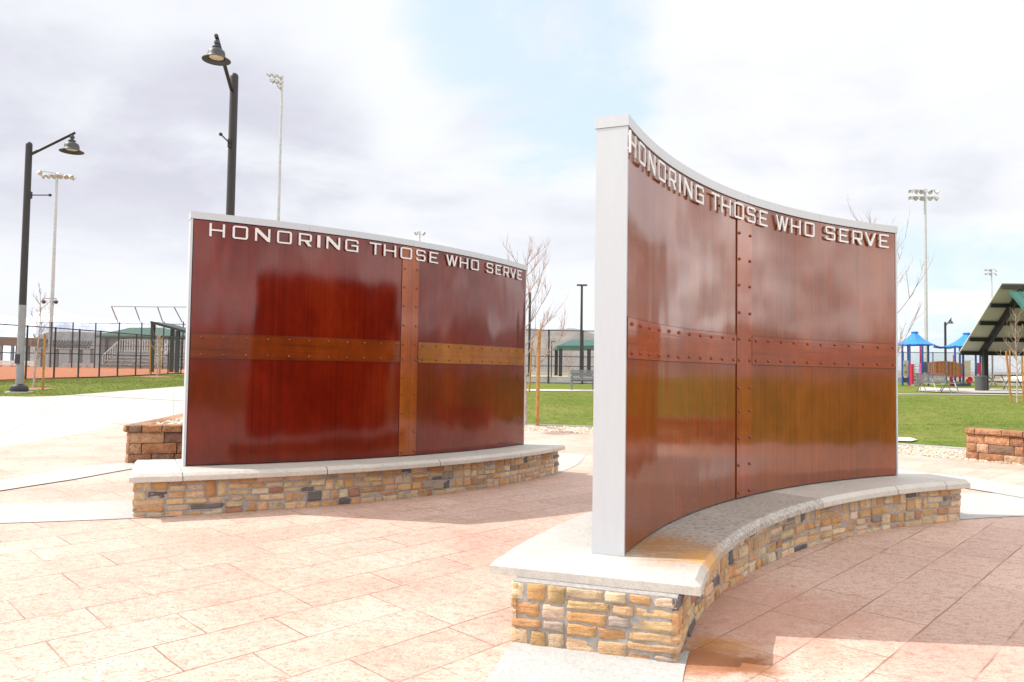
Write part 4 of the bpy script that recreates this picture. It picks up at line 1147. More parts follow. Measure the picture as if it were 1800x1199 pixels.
# ------------------------------------------------------------------ bare young trees
def bare_tree(b, h, label, seed, spread=.5, first=.25, trunk_r=.035, nb=10, twigmat='twig', lean=(0, 0), up=.8, sub=5):
    r = random.Random(seed)
    root = thing('bare_tree', b, label, 'tree', 'leafless young trees')
    tm, cm = MB(), MB()
    n = 9; tp = []
    for i in range(n + 1):
        t = i / n; tp.append(b + Vector((lean[0] * t + .02 * h * math.sin(t * 5 + seed) * t, lean[1] * t + .015 * h * math.cos(t * 4 + seed) * t, h * t)))
    tm.tube(tp, [trunk_r * (1 - .86 * (i / n) ** .8) for i in range(n + 1)], 8)
    tm.build('trunk', M['bark'], root, smooth=True)
    def br(p, d, L, rad, lev):
        m = 5; pts = [p]; q = Vector(p); dd = Vector(d).normalized()
        for i in range(m):
            dd = (dd + Vector((r.uniform(-.13, .13), r.uniform(-.13, .13), r.uniform(.0, .14) * up))).normalized(); q = q + dd * (L / m); pts.append(Vector(q))
        cm.tube(pts, [rad * (1 - .75 * i / m) for i in range(m + 1)], 5 if lev == 0 else 4, cap=False)
        if lev < 2:
            for k in range(sub if lev == 0 else 4):
                i = r.randint(1, m); side = Vector((r.uniform(-1, 1), r.uniform(-1, 1), r.uniform(.1, .9))).normalized()
                br(pts[i], (dd + side * .75).normalized(), L * r.uniform(.3, .55), rad * .5, lev + 1)
    for k in range(nb):
        t = first + (1 - first) * (k + r.random() * .6) / nb; i = min(n - 1, int(t * n)); p = tp[i].lerp(tp[i + 1], t * n - i)
        a = k * 2.4 + r.uniform(-.4, .4)
        br(p, Vector((math.cos(a), math.sin(a), r.uniform(.55, 1.1))), spread * h * (1.05 - .6 * t) * r.uniform(.7, 1.1), trunk_r * .45 * (1.2 - .7 * t), 0)
    cm.build('crown', M[twigmat], root)
    return root
def stake(px0, py0, px1, py1, label, D=None, r=.03):
    b = at(px0, py0) if D is None else base(px0, D)
    t = atd(px1, py1, b.y)
    m = MB(); m.tube([b - Vector((0, 0, .1)), t], r, 8)
    return tag(m.build('tree_stake', M['stake'], org=b), label, 'stake', 'wooden tree stakes')
def mulch(p, R_, label):
    m = MB(); r = random.Random(int(p.x * 100)); vs = [p + Vector((0, 0, .05))]; k = 20
    for i in range(k):
        a = 6.283 * i / k; q = R_ * r.uniform(.8, 1.15); x, y = p.x + math.cos(a) * q, p.y + math.sin(a) * q; vs.append((x, y, gz(x, y) + .012))
    m.add(vs, [(0, 1 + i, 1 + (i + 1) % k) for i in range(k)]); return tag(m.build('mulch', M['mulch'], smooth='all'), label, kind='structure')
M['mulch'] = simple('bark_mulch', (.30, .15, .08), .95, 0, .4, 25, .6)
bt = at(59, 684)
bare_tree(bt, top_h(bt, 508), 'thin bare sapling on the left lawn between two stakes', 11, .20, .28, .04, 16, lean=(.12, 0), up=1.4)
mulch(bt, .55, 'ring of bark mulch at the left sapling')
stake(43, 681, 36.5, 606, 'leaning wooden stake right behind the left street lamp', r=.035)
stake(75, 687, 79, 586, 'wooden stake just right of the left sapling', r=.035)
bt2 = at(276, 663)
bare_tree(bt2, top_h(bt2, 577), 'bare sapling in front of the dark dugout shelter', 12, .24, .3, .05, 16, 'bark', up=1.3)
mulch(bt2, .9, 'bark mulch at the sapling by the dugout shelter')
stake(264, 661, 264.5, 600, 'wooden stake left of the sapling by the dugout shelter', r=.042)
stake(281, 661, 281, 590, 'wooden stake right of the sapling by the dugout shelter', r=.042)
bt3 = at(924, 749)
bare_tree(bt3, top_h(bt3, 445), 'bare tree spreading beside the far end of the convex wall', 46, .42, .26, .040, 20, lean=(-.05, .3), sub=7, up=1.0)
stake(944, 750, 948, 579, 'tall orange-brown stake beside the convex wall', r=.045)
stake(930, 690, 935.5, 600, 'thin wooden stake farther off beside the convex wall', r=.035)
bt4 = base(1548, 19.5)
bare_tree(bt4, top_h(bt4, 400), 'bare tree standing behind the concave wall', 78, .36, .22, .040, 18, lean=(-.1, .2), sub=6, up=1.0)
bt5 = at(1788, 708)
bare_tree(bt5, top_h(bt5, 552), 'bare pale sapling at the right edge before the pavilion', 14, .26, .34, .03, 20, 'twig', up=1.2)
stake(1778, 707, 1768.5, 617, 'left leaning wooden stake of the sapling at the right edge', r=.032)
stake(1775, 700, 1775, 614, 'upright wooden stake of the sapling at the right edge', r=.028)
stake(1799, 706, 1797, 625, 'right-hand wooden stake of the sapling at the right edge', r=.028)
bt6 = base(1000, 62)
bare_tree(bt6, top_h(bt6, 622), 'reddish bare shrub far behind the court fence', 15, .5, .1, .04, 14)

# ------------------------------------------------------------------ grey bench by the walk
bb = at(1003, 685.5); D = bb.y
def park_bench(b, L, label, rz=0.0):
    root = thing('park_bench', b, label, 'bench')
    X = lambda x, y, z: b + Matrix.Rotation(rz, 3, 'Z') @ Vector((x, y, z))
    for nm, P4 in (('seat', (X(0, -.42, .44), X(L, -.42, .44), X(L, 0, .42), X(0, 0, .42))), ('backrest', (X(0, 0, .44), X(L, 0, .44), X(L, .10, .82), X(0, .10, .82)))):
        m = MB(); h = (P4[3] - P4[0]).length
        m.add(P4, [(0, 1, 2, 3)], uv=[[(0, 0), (L, 0), (L, h), (0, h)]]); s = m.build(nm, M['perf'], root)
        m = MB()
        for i in range(4): m.tube([P4[i], P4[(i + 1) % 4]], .022, 6)
        m.beam(P4[0].lerp(P4[3], .6), P4[1].lerp(P4[2], .6), .012, .12)
        m.build('edge_frame', M['mesh_metal'], s)
    for x in (.02, L / 2, L - .02):
        m = MB(); m.tube([X(x, -.40, 0), X(x, -.38, .60), X(x, 0, .62)], .028, 8); m.tube([X(x, .02, 0), X(x, 0, .44), X(x, .10, .80)], .028, 8); m.build('leg', M['mesh_metal'], root, smooth=True)
    return root
park_bench(bb, 1.9, 'grey perforated metal bench on the lawn between the two walls', .03)

# ------------------------------------------------------------------ buildings and shelters around the left ball field
def rectbox(m, x0, x1, y0, y1, D, dep, col=None):
    a, b = atd(x0, y1, D), atd(x1, y0, D)
    m.box(((a.x + b.x) / 2, D + dep / 2, (a.z + b.z) / 2), (abs(b.x - a.x), dep, abs(b.z - a.z)), col=col); return m
# dark shed-roof dugout shelter at the right of the field
def shelter(x0, x1, ytl, ytr, D, dep, label, roofmat, postmat, px, thick=.18):
    a, b = atd(x0, ytl, D), atd(x1, ytr, D)
    root = thing('dugout_shelter', Vector((a.x, D, gz(a.x, D))), label, 'dugout', 'dugout shelters by the ball field')
    m = MB(); P = [a, b, b + Vector((0, dep, .0)), a + Vector((0, dep, .0))]; Q = [p + Vector((0, 0, -thick)) for p in P]
    m.add(P + Q, [(0, 1, 2, 3), (7, 6, 5, 4), (0, 4, 5, 1), (1, 5, 6, 2), (2, 6, 7, 3), (3, 7, 4, 0)]); m.build('roof', roofmat, root)
    for x, w in px:
        for dy in (.15, dep - .15):
            p = base(x, D + dy) if dy < 1 else None
            if p is None: p = base(x, D + .15); p = Vector((p.x, D + dy, gz(p.x, D + dy)))
            t = (p.x - a.x) / (b.x - a.x); zt = a.z + (b.z - a.z) * t - thick - .002
            MB().box((p.x, p.y, (p.z + zt) / 2), (w, w, zt - p.z)).build('post', postmat, root)
    return root
M['darkgreen'] = simple('dark_green_shelter_paint', (.020, .030, .030), .5, .1, .15, 4)
shelter(264, 420, 564, 607, 50, 3.2, 'dark shed-roofed dugout shelter beside the convex wall', M['darkgreen'], M['darkgreen'], ((267, .22), (311, .22), (360, .22)), .16)
shelter(-60, 58, 590, 594, 82, 3.0, 'brown-roofed dugout at the far left of the infield', M['brownroof'], M['greywall'], ((-30, .25), (1, .25), (21, .25), (47, .25)), .9)
M['striperoof'] = simple('pale_ribbed_roof', (.52, .53, .52), .5, .2, .1, 3)
sl = shelter(68, 163, 612, 613, 82, .6, 'dugout with pale ribbed sloping roof behind the infield', M['brownroof'], M['greywall'], ((100, .22), (124, .22), (142, .22), (161, .22)), .12)
m = MB(); a, b = atd(66, 611, 81.5), atd(158, 613, 81.5); c, d = atd(164, 601.5, 85), atd(76, 599.5, 85)
m.add([a, b, c, d, a - Vector((0, 0, .1)), b - Vector((0, 0, .1)), c - Vector((0, 0, .1)), d - Vector((0, 0, .1))], [(0, 1, 2, 3), (7, 6, 5, 4), (0, 4, 5, 1), (1, 5, 6, 2), (2, 6, 7, 3), (3, 7, 4, 0)]); m.build('sloping_roof', M['striperoof'], sl)
m = MB()
for i in range(17):
    p, q = a.lerp(b, (i + .5) / 17), d.lerp(c, (i + .5) / 17); m.beam(p + Vector((0, 0, .08)), q + Vector((0, 0, .08)), .16, .14)
m.build('roof_rib', M['black'], sl)
m = MB(); rectbox(m, -40, 60, 634.5, 638, 78, .3); rectbox(m, -40, 60, 640, 641.5, 78, .3); rectbox(m, -40, 60, 645.5, 648.5, 78.05, .2)
tag(m.build('player_bench', M['whitewall']), 'long pale bench rails in front of the brown-roofed dugout', 'bench')
m = MB()
for i in range(5): rectbox(m, 107 + i * 11.8, 118 + i * 11.8, 638.5, 649, 76 , .3)
tag(m.build('concrete_barrier', M['whitewall']), 'row of pale concrete barrier panels behind the infield', 'barrier')
def bleachers(x0, x1, D, label):
    a, b = base(x0, D), base(x1, D); L = b.x - a.x
    root = thing('bleachers', a, label, 'bleachers', 'aluminium bleachers behind the backstop')
    for i in range(5):
        MB().box((a.x + L / 2, D + i * .7, a.z + .42 + i * .36), (L, .30, .06)).build('seat_plank', M['whitewall'], root)
        MB().box((a.x + L / 2, D + i * .7 + .36, a.z + .18 + i * .36), (L, .40, .22)).build('footboard', M['galv'], root)
    m = MB(); n = int(L / .26); yb = D + 3.3; zb = a.z + 1.7
    for i in range(n + 1): m.beam((a.x + L * i / n, yb, zb), (a.x + L * i / n, yb, zb + 1.35), .07)
    m.beam((a.x, yb, zb + 1.37), (b.x, yb, zb + 1.37), .07); m.beam((a.x, yb, zb), (b.x, yb, zb), .07)
    for x in (a.x, b.x):
        for i in range(8):
            t = i / 7; m.beam((x, D + 3.3 * t, a.z + .4 + 1.4 * t), (x, D + 3.3 * t, a.z + 1.3 + 1.77 * t), .06)
        m.beam((x, D, a.z + 1.3), (x, yb, zb + 1.37), .06)
    m.build('guard_rail', M['whitewall'], root)
    m = MB()
    for x in np.linspace(a.x + .2, b.x - .2, 5): m.beam((x, D, a.z + .2), (x, yb, zb), .08); m.beam((x, yb, a.z), (x, yb, zb), .08)
    m.build('frame', M['galv'], root)
    return root
bleachers(180, 272, 78, 'left aluminium bleachers with railed back behind the backstop')
bleachers(284, 345, 78, 'aluminium bleachers partly hidden by the end of the convex wall')
def hip_building(x0, x1, ye, yr, xr0, xr1, D, dep, label, wall, roof, posts=None, cat='building'):
    e0, e1 = atd(x0, ye, D), atd(x1, ye, D); r0, r1 = atd(xr0, yr, D), atd(xr1, yr, D)
    root = thing('park_building', Vector((e0.x, D, gz(e0.x, D))), label, cat)
    R0, R1 = Vector((r0.x, D + dep / 2, r0.z)), Vector((r1.x, D + dep / 2, r1.z))
    B0, B1 = e0 + Vector((0, dep, 0)), e1 + Vector((0, dep, 0))
    m = MB(); m.add([e0, e1, B1, B0, R0, R1] + [p + Vector((0, 0, -.25)) for p in (e0, e1, B1, B0)], [(0, 1, 5, 4), (1, 2, 5), (2, 3, 4, 5), (3, 0, 4), (0, 6, 7, 1), (1, 7, 8, 2), (2, 8, 9, 3), (3, 9, 6, 0), (6, 9, 8, 7)]); m.build('roof', roof, root)
    zg = gz(e0.x, D) - .2
    if wall:
        m = MB(); m.box(((e0.x + e1.x) / 2, D + dep / 2, (zg + e0.z - .26) / 2), (abs(e1.x - e0.x) - 1.2, dep - 1.2, e0.z - .26 - zg)); m.build('wall', wall, root)
    for x in posts or []:
        for y in (D + .3, D + dep - .3):
            p = atd(x, ye, D); MB().box((p.x, y, (zg + e0.z - .26) / 2), (.3, .3, e0.z - .26 - zg)).build('post', M['bronze'], root)
    return root
hip_building(166, 330, 590, 573, 203, 262, 118, 9, 'grey park building with a green hip roof beyond the backstop', M['greywall'], M['greenroof'], (186, 214))
hip_building(300, 420, 588, 581, 318, 400, 130, 9, 'farther green-roofed park building behind the bleachers', M['greywall'], M['greenroof'])
hip_building(979, 1110, 607.5, 594, 1012, 1075, 66, 7, 'open shelter with green hip roof behind the court fence', None, M['greenroof'], (986, 1036, 1100), 'shelter')
# ------------------------------------------------------------------ picnic pavilion at the right edge
pb = at(1710.5, 688)
Dp = pb.y; Da = Dp * 810 / 862; De = Dp * 810 / 785.5
XR = 8.5
apex = atd(1763, 498, Da); eave = atd(1685, 620.5, De)
x0 = (apex.x + eave.x) / 2; x1 = x0 + XR
zr, ze = apex.z, eave.z
root = thing('picnic_pavilion', Vector((x0 + 1, Dp, pb.z)), 'large picnic pavilion with dark frame and steep green roof at right', 'pavilion')
def slab(P, th):
    n = (P[1] - P[0]).cross(P[3] - P[0]).normalized()
    if n.z < 0: n = -n
    Q = [p + n * th for p in P]; m = MB()
    m.add(P + Q, [(3, 2, 1, 0), (4, 5, 6, 7), (0, 1, 5, 4), (1, 2, 6, 5), (2, 3, 7, 6), (3, 0, 4, 7)]); return m
def pt(x, f):                    # point on the back slope underside, f = 0 ridge .. 1 eave
    return Vector((x, Da + (De - Da) * f, zr + (ze - zr) * f))
slab([pt(x0, 0), pt(x1, 0), pt(x1, 1), pt(x0, 1)], .05).build('ceiling_panel', M['cream'], root)
P = [pt(x0 + .15, .03), pt(x1, .03), pt(x1, .97), pt(x0 + .15, .97)]; P = [p + Vector((0, 0, .10)) for p in P]
slab(P, .04).build('back_roof', M['greenroof'], root)
for f in (.02, .27, .52, .76, .97):
    xs = x0 + (.0 if f > .9 else .02)
    MB().beam(pt(xs, f) + Vector((0, 0, -.10)), pt(x1, f) + Vector((0, 0, -.10)), .12, .18).build('purlin', M['black'], root)
for xx in (x0 + .95, x0 + 5.2):
    MB().beam(pt(xx, 0.05) + Vector((0, 0, -.22)), pt(xx, .95) + Vector((0, 0, -.22)), .16, .26).build('rafter', M['black'], root)
    q = pt(xx, .9); MB().box((xx, q.y - .15, (pb.z + q.z - .2) / 2), (.2, .2, q.z - .2 - pb.z)).build('post', M['black'], root)
    yf = 2 * Da - q.y + .15
    MB().box((xx, yf, (gz(xx, yf) + q.z) / 2), (.2, .2, q.z - gz(xx, yf))).build('post', M['black'], root)
    MB().box((xx + .16, Da, zr - .38), (.16, .16, .6)).build('king_post', M['black'], root)
def pf(x, f): return Vector((x, Da - .12 - (De - Da) * f, zr - .42 + (ze - zr) * f))
fr = slab([pf(x0 - .05 + .25, 0), pf(x1, 0), pf(x1, 1), pf(x0 + .2, 1)], .05)
fr.build('front_roof', M['greenroof'], root)
m = MB()
for i in range(20): m.beam(pf(x0 + .25 + i * .42, 0) + Vector((0, -.03, .07)), pf(x0 + .25 + i * .42, 1) + Vector((0, -.03, .07)), .03, .04)
m.build('roof_seam', M['greenroof'], root)
# litter bin, tables
tb = at(1724.5, 687.5)
root = thing('litter_bin', tb, 'grey slatted litter bin at the pavilion post', 'bin')
k = tb.y / F
m = MB()
for i in range(22):
    a = 6.283 * i / 22; m.box(tb + Vector((math.cos(a) * 9 * k, math.sin(a) * 9 * k, 12.5 * k)), (.02, .06, 22 * k), a)
m.build('slats', M['bin'], root)
m = MB(); m.lathe(tb, [(8.2 * k, .02), (8.2 * k, 23.5 * k)], 22); m.build('liner', M['black'], root)
m = MB(); m.lathe(tb, [(9.6 * k, 23.5 * k), (9.8 * k, 25.5 * k), (8 * k, 27 * k), (5 * k, 27.4 * k), (4.6 * k, 26 * k), (.01, 25.9 * k)], 22); m.build('lid', M['bin'], root, smooth=True)
def picnic_table(b, w, label, topmat, framemat, dense=False):
    root = thing('picnic_table', b, label, 'picnic table', 'picnic tables near the pavilion')
    MB().box(b + Vector((0, 0, .75)), (w, .75, .05)).build('tabletop', topmat, root)
    for y in (-.72, .72): MB().box(b + Vector((0, y, .44)), (w, .28, .045)).build('bench_seat', topmat, root)
    for x in (-w * .36, w * .36):
        m = MB(); m.tube([b + Vector((x, -.75, 0)), b + Vector((x, -.25, .72)), b + Vector((x, .25, .72)), b + Vector((x, .75, 0))], .025, 6); m.beam(b + Vector((x, -.8, .40)), b + Vector((x, .8, .40)), .04, .05); m.build('leg', framemat, root)
    return root
picnic_table(at(1650, 688.5), 1.35, 'grey metal picnic table in front of the playground bridge', M['mesh_metal'], M['galv'])
picnic_table(at(1768, 687), 1.0, 'dark pedestal picnic table under the pavilion roof', M['mesh_metal'], M['mesh_metal'])
bk = at(1640, 690); L = 1.25
root = thing('park_bench', bk, 'low wire-mesh bench standing before the picnic table and playground', 'bench')
P4 = [bk + Vector((-.7, .02, .44)), bk + Vector((.6, .02, .44)), bk + Vector((.6, .14, .84)), bk + Vector((-.7, .14, .84))]
m = MB(); m.add(P4, [(0, 1, 2, 3)], uv=[[(0, 0), (1.3, 0), (1.3, .4), (0, .4)]]); s_ = m.build('backrest', M['perf'], root)
m = MB(); [m.tube([P4[i], P4[(i + 1) % 4]], .018, 6) for i in range(4)]; m.build('edge_frame', M['mesh_metal'], s_)
m = MB(); m.add([P4[0], P4[1], P4[1] + Vector((0, -.42, 0)), P4[0] + Vector((0, -.42, 0))], [(0, 1, 2, 3)], uv=[[(0, 0), (1.3, 0), (1.3, .42), (0, .42)]]); m.build('seat', M['perf'], root)
for x in (-.6, .5):
    m = MB(); m.tube([bk + Vector((x + .08, -.45, 0)), bk + Vector((x, -.2, .44)), bk + Vector((x - .1, .1, 0))], .02, 6); m.build('leg', M['mesh_metal'], root)

# ------------------------------------------------------------------ playground
DP = 43.0; k = DP / F
g0 = base(1608, DP)
root = thing('playground_structure', g0, 'colourful playground structure with two blue tent roofs and plank bridge', 'playground')
def W(px, py, dy=0.0): return atd(px, py, DP + dy)
def tent(cx, ya, ye, hw, dy):
    c = W(cx, ye, dy); top = W(cx, ya, dy).z; R_ = hw * k
    m = MB(); n = 8; vs, fs = [], []
    rings = [(1.0, -.05), (1.0, 0.0), (.80, .13), (.58, .30), (.38, .52), (.22, .74), (.13, .90), (.13, .97)]
    for fr_, fz in rings:
        for i in range(n):
            a = 6.283 * (i + .5) / n; sag = 1.0
            vs.append((c.x + math.cos(a) * R_ * fr_ * sag, c.y + math.sin(a) * R_ * fr_ * sag, c.z + (top - c.z) * fz))
    for j in range(len(rings) - 1):
        for i in range(n): fs.append((j * n + i, j * n + (i + 1) % n, (j + 1) * n + (i + 1) % n, (j + 1) * n + i))
    m.add(vs, fs); m.lathe((c.x, c.y, top - .03 * 1), [(.17 * R_, -.06), (.19 * R_, .0), (.12 * R_, .04), (.001, .05)], 12)
    m.build('tent_roof', M['bluefabric'], root)
tent(1608, 583, 606, 33, 1.2); tent(1699.5, 585, 609, 36, 1.2)
posts = [(1586, 606, .2), (1596, 606, 2.2), (1598.8, 606, 0), (1617.8, 606, 2.2), (1621.5, 606, 0), (1631.5, 606, .8), (1678.5, 609, 0), (1687, 609, .6), (1693, 609, 0), (1715, 609, .4), (1723, 609, 1.5)]
for i, (x, y, dy) in enumerate(posts):
    p = W(x, y, dy); b = Vector((p.x, p.y, gz(p.x, p.y))); MB().tube([b, p + Vector((0, 0, .05))], .055, 10).build('post', M['pinkplastic'] if i == 3 else M['bluepost'], root, smooth=True)
def pbox(x0_, x1_, y0_, y1_, dy, dep, mat, nm):
    a, b = W(x0_, y1_, dy), W(x1_, y0_, dy); return MB().box(((a.x + b.x) / 2, a.y + dep / 2, (a.z + b.z) / 2), (abs(b.x - a.x), dep, abs(b.z - a.z))).build(nm, mat, root)
pbox(1587.5, 1597, 634, 662, .15, .08, M['tanplastic'], 'play_panel')
for cx, cy in ((1590, 642), (1591.5, 653)):
    c = W(cx, cy, .1); MB().tube([c, c + Vector((0, -.06, 0))], .06, 12).build('spinner', M['greyplastic'], root)
pbox(1586, 1597.5, 664, 672.5, .3, .5, M['slide'], 'deck')
pbox(1602.5, 1606.5, 640, 681, -.2, .25, M['redplastic'], 'step_side')
pbox(1620, 1625, 661, 681, -.2, .25, M['redplastic'], 'step_side')
for i in range(5): pbox(1607, 1619.5, 656 + i * 5, 660 + i * 5, .5 - i * .25, .28, M['greyplastic'], 'step')
pbox(1608.5, 1617, 676, 681.5, .3, .2, M['redplastic'], 'step_base')
pbox(1619, 1622, 639, 656, .3, .1, M['pinkplastic'], 'play_panel')
m = MB()
for x in (1602, 1608, 1616): m.tube([W(x, 639, .3), W(x, 661, .3)], .018, 6)
for y in (640, 644, 650): m.tube([W(1602, y, .3), W(1617, y, .3)], .018, 6)
m.build('handrail', M['galv'], root)
pbox(1624, 1631, 636, 655, .4, .1, M['slide'], 'play_panel')
m = MB(); 
pl_, pr_ = [], []
for i in range(9):
    t = i / 8; x = 1626 + 14 * t; y = 655 + 6 * t * t + 4 * t; pl_.append(W(x, y, -.3)); pr_.append(W(x, y, .35))
vs = []
for a, b in zip(pl_, pr_): vs += [a + Vector((0, 0, .12)), a, b, b + Vector((0, 0, .12))]
fs = [(4 * i + j, 4 * i + j + 1, 4 * i + 5 + j, 4 * i + 4 + j) for i in range(8) for j in range(3)]
m.add(vs, fs); m.build('slide', M['slide'], root, smooth=True)
# plank bridge, arched
bm_ = MB(); rb = MB(); r = random.Random(5); pc = [(.30, .115, .045), (.36, .15, .06), (.22, .20, .19), (.25, .085, .035), (.40, .19, .08)]
for i in range(19):
    x = 1633 + (1689 - 1633) * i / 18; t = i / 18; yt = 637 - 3.2 * math.sin(t * 3.1) + 2.0 * t; yb = 655 + 4 * math.sin(t * 3.1) * .3 + 5 * t
    a, b = W(x - 1.45, yb, -.2 - .4 * math.sin(t * 3.1)), W(x + 1.45, yt, -.2 - .4 * math.sin(t * 3.1))
    bm_.box(((a.x + b.x) / 2, a.y, (a.z + b.z) / 2), (b.x - a.x, .05, b.z - a.z), col=pc[r.randint(0, 4)])
    rb.box(((a.x + b.x) / 2, a.y + .12, a.z - .03), ((b.x - a.x) * 1.25, .35, .10))
bm_.build('plank_wall', M['plank'], root); rb.build('bridge_deck', M['redplastic'], root)
pbox(1676.5, 1679.5, 624, 640, .5, .1, M['redplastic'], 'play_panel'); pbox(1671, 1676, 659, 680, .8, .1, M['redplastic'], 'climber')
c = W(1704, 668, .1)
MB().lathe(c, [(.10, -.02), (.17, -.05), (.20, 0), (.17, .05), (.10, .02)], 18, M=Matrix.Rotation(math.radians(90), 3, 'X')).lathe(c, [(.12, 0), (.001, 0)], 18, M=Matrix.Rotation(math.radians(90), 3, 'X')).build('bubble_ring', M['redplastic'], root, smooth=True)
pbox(1696, 1706, 634, 662, .5, .08, M['tanplastic'], 'play_panel')
pbox(1684, 1707, 674, 678, .3, .6, M['slide'], 'deck')
pbox(1718, 1724, 638, 658, .8, .1, M['redplastic'], 'play_panel')
m = MB(); vs = []
for i in range(9):
    t = i / 8; x = 1726 + 26 * t; y = 657 + 22 * t - 3 * math.sin(t * 3.14)
    vs += [W(x, y - 3, -.3), W(x, y, -.3), W(x, y, .4), W(x, y - 3, .4)]
m.add(vs, [(4 * i + j, 4 * i + j + 1, 4 * i + 5 + j, 4 * i + 4 + j) for i in range(8) for j in range(3)]); m.build('slide', M['slide'], root, smooth=True)
m = MB()
for x0_, y0_, x1_, y1_ in ((1642, 607.5, 1663, 610), (1641, 610, 1666, 611), (1660, 611, 1676, 611)): m.tube([W(x0_, y0_, .5), W((x0_ + x1_) / 2, (y0_ + y1_) / 2 + 1.5, .5), W(x1_, y1_, .5)], .04, 6)
m.build('roof_arm', M['bluepost'], root)
for (x, y, s, mt, lb) in ((1752, 677, .45, 'rocktan', 'tan climbing boulder beside the playground slide'), (1768, 676, .55, 'rockwhite', 'pale climbing boulder behind the pavilion table'), (1792, 677, .65, 'rockwhite', 'large pale boulder behind the sapling at the right edge')):
    p = base(x, 44.5); r = random.Random(x); m = MB(); vs, fs = [], []
    for j in range(8):
        for i in range(14):
            a = 6.283 * i / 14; e = math.pi / 2 * j / 7; q = s * (1 + .12 * math.sin(3 * a + x) * math.cos(e) + r.uniform(-.05, .05)); vs.append(p + Vector((math.cos(a) * math.cos(e) * q * 1.25, math.sin(a) * math.cos(e) * q, math.sin(e) * q * .9)))
    for j in range(7):
        for i in range(14): fs.append((j * 14 + i, j * 14 + (i + 1) % 14, (j + 1) * 14 + (i + 1) % 14, (j + 1) * 14 + i))
    m.add(vs, fs); tag(m.build('boulder', M[mt], smooth='all', org=p), lb, 'boulder')
# low rail fence line behind the playground
f4 = [base(x, 58) for x in (1500, 1580, 1700, 1850, 2000)]
fence('chain_link_fence', f4, [2.3] * 5, [(base(x, 58), 2.3) for x in (1540, 1588, 1640, 1692, 1744, 1796, 1850)], 'dark chain-link fence behind the playground', (0.0, 1.0), M['link'], .035, group='chain-link fences')

# ------------------------------------------------------------------ hills and mountains
def ridge(name, pts, D, dep, mat, seed, label, amp=.10, n=160):
    """pts: (px, py) crest profile; a real ridge with depth"""
    r = random.Random(seed); xs = [p[0] for p in pts]; ys = [p[1] for p in pts]
    ph = [r.uniform(0, 6.28) for _ in range(8)]; vs, fs = [], []; rows = 12
    for i in range(n + 1):
        x = xs[0] + (xs[-1] - xs[0]) * i / n; y = np.interp(x, xs, ys)
        c = atd(x, y, D); hgt = max(1.0, c.z)
        hgt *= 1 + amp * (.5 * math.sin(i * .17 + ph[0]) + .3 * math.sin(i * .43 + ph[1]) + .2 * math.sin(i * .95 + ph[2]))
        for j in range(rows + 1):
            t = j / rows; f = math.sin(t * math.pi) ** .85
            rough = 1 - .10 * abs(math.sin(i * .25 + j * 1.3 + ph[3])) - .07 * abs(math.sin(i * .6 - j * .9 + ph[4]))
            if j == rows // 2: rough = 1
            yy = D + dep * (t - .5); sc = 1 + (t - .5) * dep / D
            vs.append((c.x * sc, yy, -2 + (hgt + 2) * f * (rough if f < .98 else 1)))
    for i in range(n):
        for j in range(rows): a = i * (rows + 1) + j; fs.append((a, a + rows + 1, a + rows + 2, a + 1))
    m = MB(); m.add(vs, fs)
    return tag(m.build(name, mat, smooth='all'), label, kind='structure')
ridge('mountains', [(-700, 575), (-300, 560), (-60, 566), (0, 552), (40, 562), (95, 545), (150, 556), (230, 560), (330, 575), (500, 580), (700, 590)], 5200, 2600, M['snow'], 2, 'snowy mountain range on the far left horizon', .06, 220)
ridge('hills', [(20, 640), (48, 600), (85, 583), (160, 584), (330, 590), (470, 640)], 330, 160, M['greyhill'], 9, 'grey hillside behind the ball field', .012, 120)
ridge('hills', [(380, 640), (520, 592), (700, 585), (860, 579), (925, 577), (960, 582), (1005, 577), (1043, 587), (1200, 600), (1400, 630), (1560, 652), (1900, 655), (2500, 640)], 700, 420, M['hill'], 3, 'dry brown hills beyond the park', .04, 260)

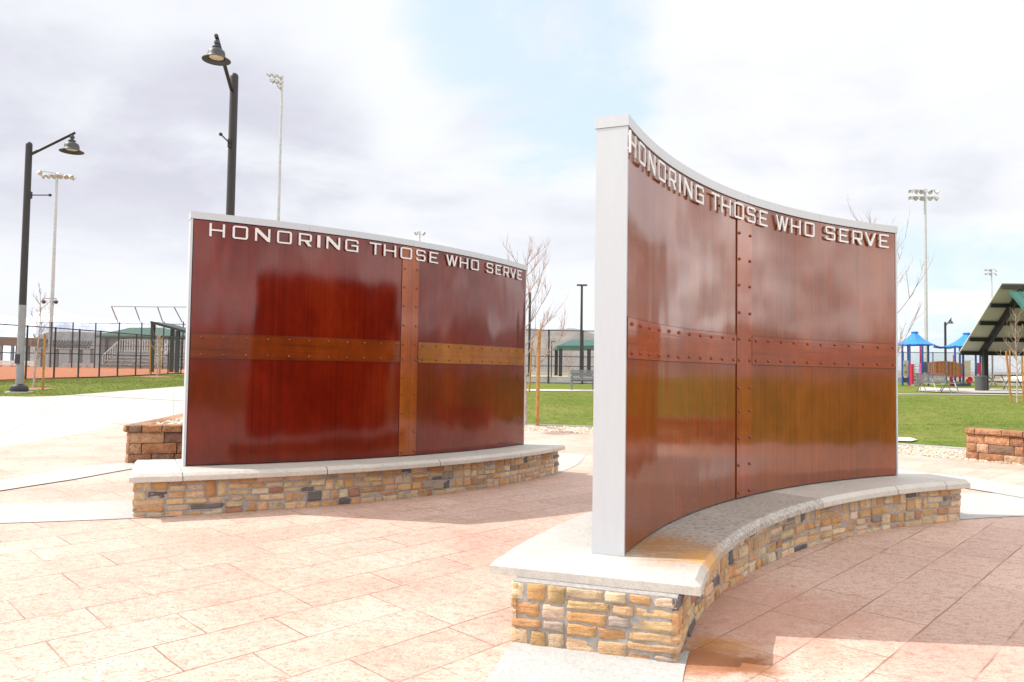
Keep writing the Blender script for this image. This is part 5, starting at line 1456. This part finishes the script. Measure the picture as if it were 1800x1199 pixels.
# ------------------------------------------------------------------ grass blades on the nearer lawn
def turf(name, poly, n, seed, label, hh=(.016, .036)):
    r = random.Random(seed); m = MB(); xs = [p[0] for p in poly]; ys = [p[1] for p in poly]; k = 0; tries = 0
    cols = [((.13, .19, .026), 4), ((.18, .225, .038), 4), ((.24, .24, .065), 2), ((.095, .145, .020), 2), ((.34, .29, .12), .7)]
    while k < n and tries < n * 30:
        tries += 1
        x, y = r.uniform(min(xs), max(xs)), r.uniform(min(ys), max(ys))
        c = False; j = len(poly) - 1
        for i in range(len(poly)):
            if (poly[i][1] > y) != (poly[j][1] > y) and x < (poly[j][0] - poly[i][0]) * (y - poly[i][1]) / (poly[j][1] - poly[i][1]) + poly[i][0]: c = not c
            j = i
        if not c: continue
        z = gz(x, y); col = pick(r, cols)
        for q in range(3):
            k += 1; a = r.uniform(0, 6.28); h = r.uniform(*hh); w = r.uniform(.003, .006); dx, dy = math.cos(a), math.sin(a); bx, by = x + r.uniform(-.03, .03), y + r.uniform(-.03, .03)
            lx, ly = r.uniform(-.6, .6) * h, r.uniform(-.6, .6) * h
            m.add([(bx - dx * w, by - dy * w, z - .005), (bx + dx * w, by + dy * w, z - .005), (bx + lx, by + ly, z + h)], [(0, 1, 2)], col)
    return tag(m.build(name, M['blade'], smooth=False), label, kind='stuff')
M['blade'] = attr_mat('grass_blade', .9, 3, .2, 0, .001)
tp = [(p.x, p.y + .22) for p in gtop] + [tuple(p[:2]) for p in A((1850, 700), (1582, 697), (1150, 692), (900, 691))]
turf('grass', tp, 60000, 8, 'short green grass of the lawn between gravel strip and far walk')
tq = [tuple(p[:2]) for p in A((-40, 700), (52, 697.5), (94, 696), (188, 689), (316, 679.5), (330, 678), (330, 659), (206, 664), (94, 667.5), (-40, 673))]
turf('grass', tq, 30000, 9, 'short green grass of the lawn between left walk and ball-field fence', (.025, .05))

# ------------------------------------------------------------------ dry hills closing the park on the right and behind the viewer
def hill_arc(a0, a1, R_, dep, hmin, hmax, seed, label):
    r = random.Random(seed); ph = [r.uniform(0, 6.28) for _ in range(6)]; n, rows = 150, 10; vs, fs = [], []
    for i in range(n + 1):
        a = math.radians(a0 + (a1 - a0) * i / n); e = sstep(i / 12) * sstep((n - i) / 12)
        q = .5 + .25 * math.sin(i * .11 + ph[0]) + .15 * math.sin(i * .27 + ph[1]) + .10 * math.sin(i * .61 + ph[2])
        h = (hmin + (hmax - hmin) * q) * e
        for j in range(rows + 1):
            t = j / rows; f = math.sin(t * math.pi) ** .9 * (1 - .12 * abs(math.sin(i * .31 + j * 1.1 + ph[3])) * (j != rows // 2)); d = R_ + dep * (t - .5)
            vs.append((math.sin(a) * d, math.cos(a) * d, -2 + (h + 3) * f))
    for i in range(n):
        for j in range(rows): a = i * (rows + 1) + j; fs.append((a, a + rows + 1, a + rows + 2, a + 1))
    m = MB(); m.add(vs, fs); return tag(m.build('hills', M['hill'], smooth='all'), label, kind='structure')
hill_arc(37, 215, 420, 240, 14, 30, 6, 'dry hills closing the park to the right and behind')
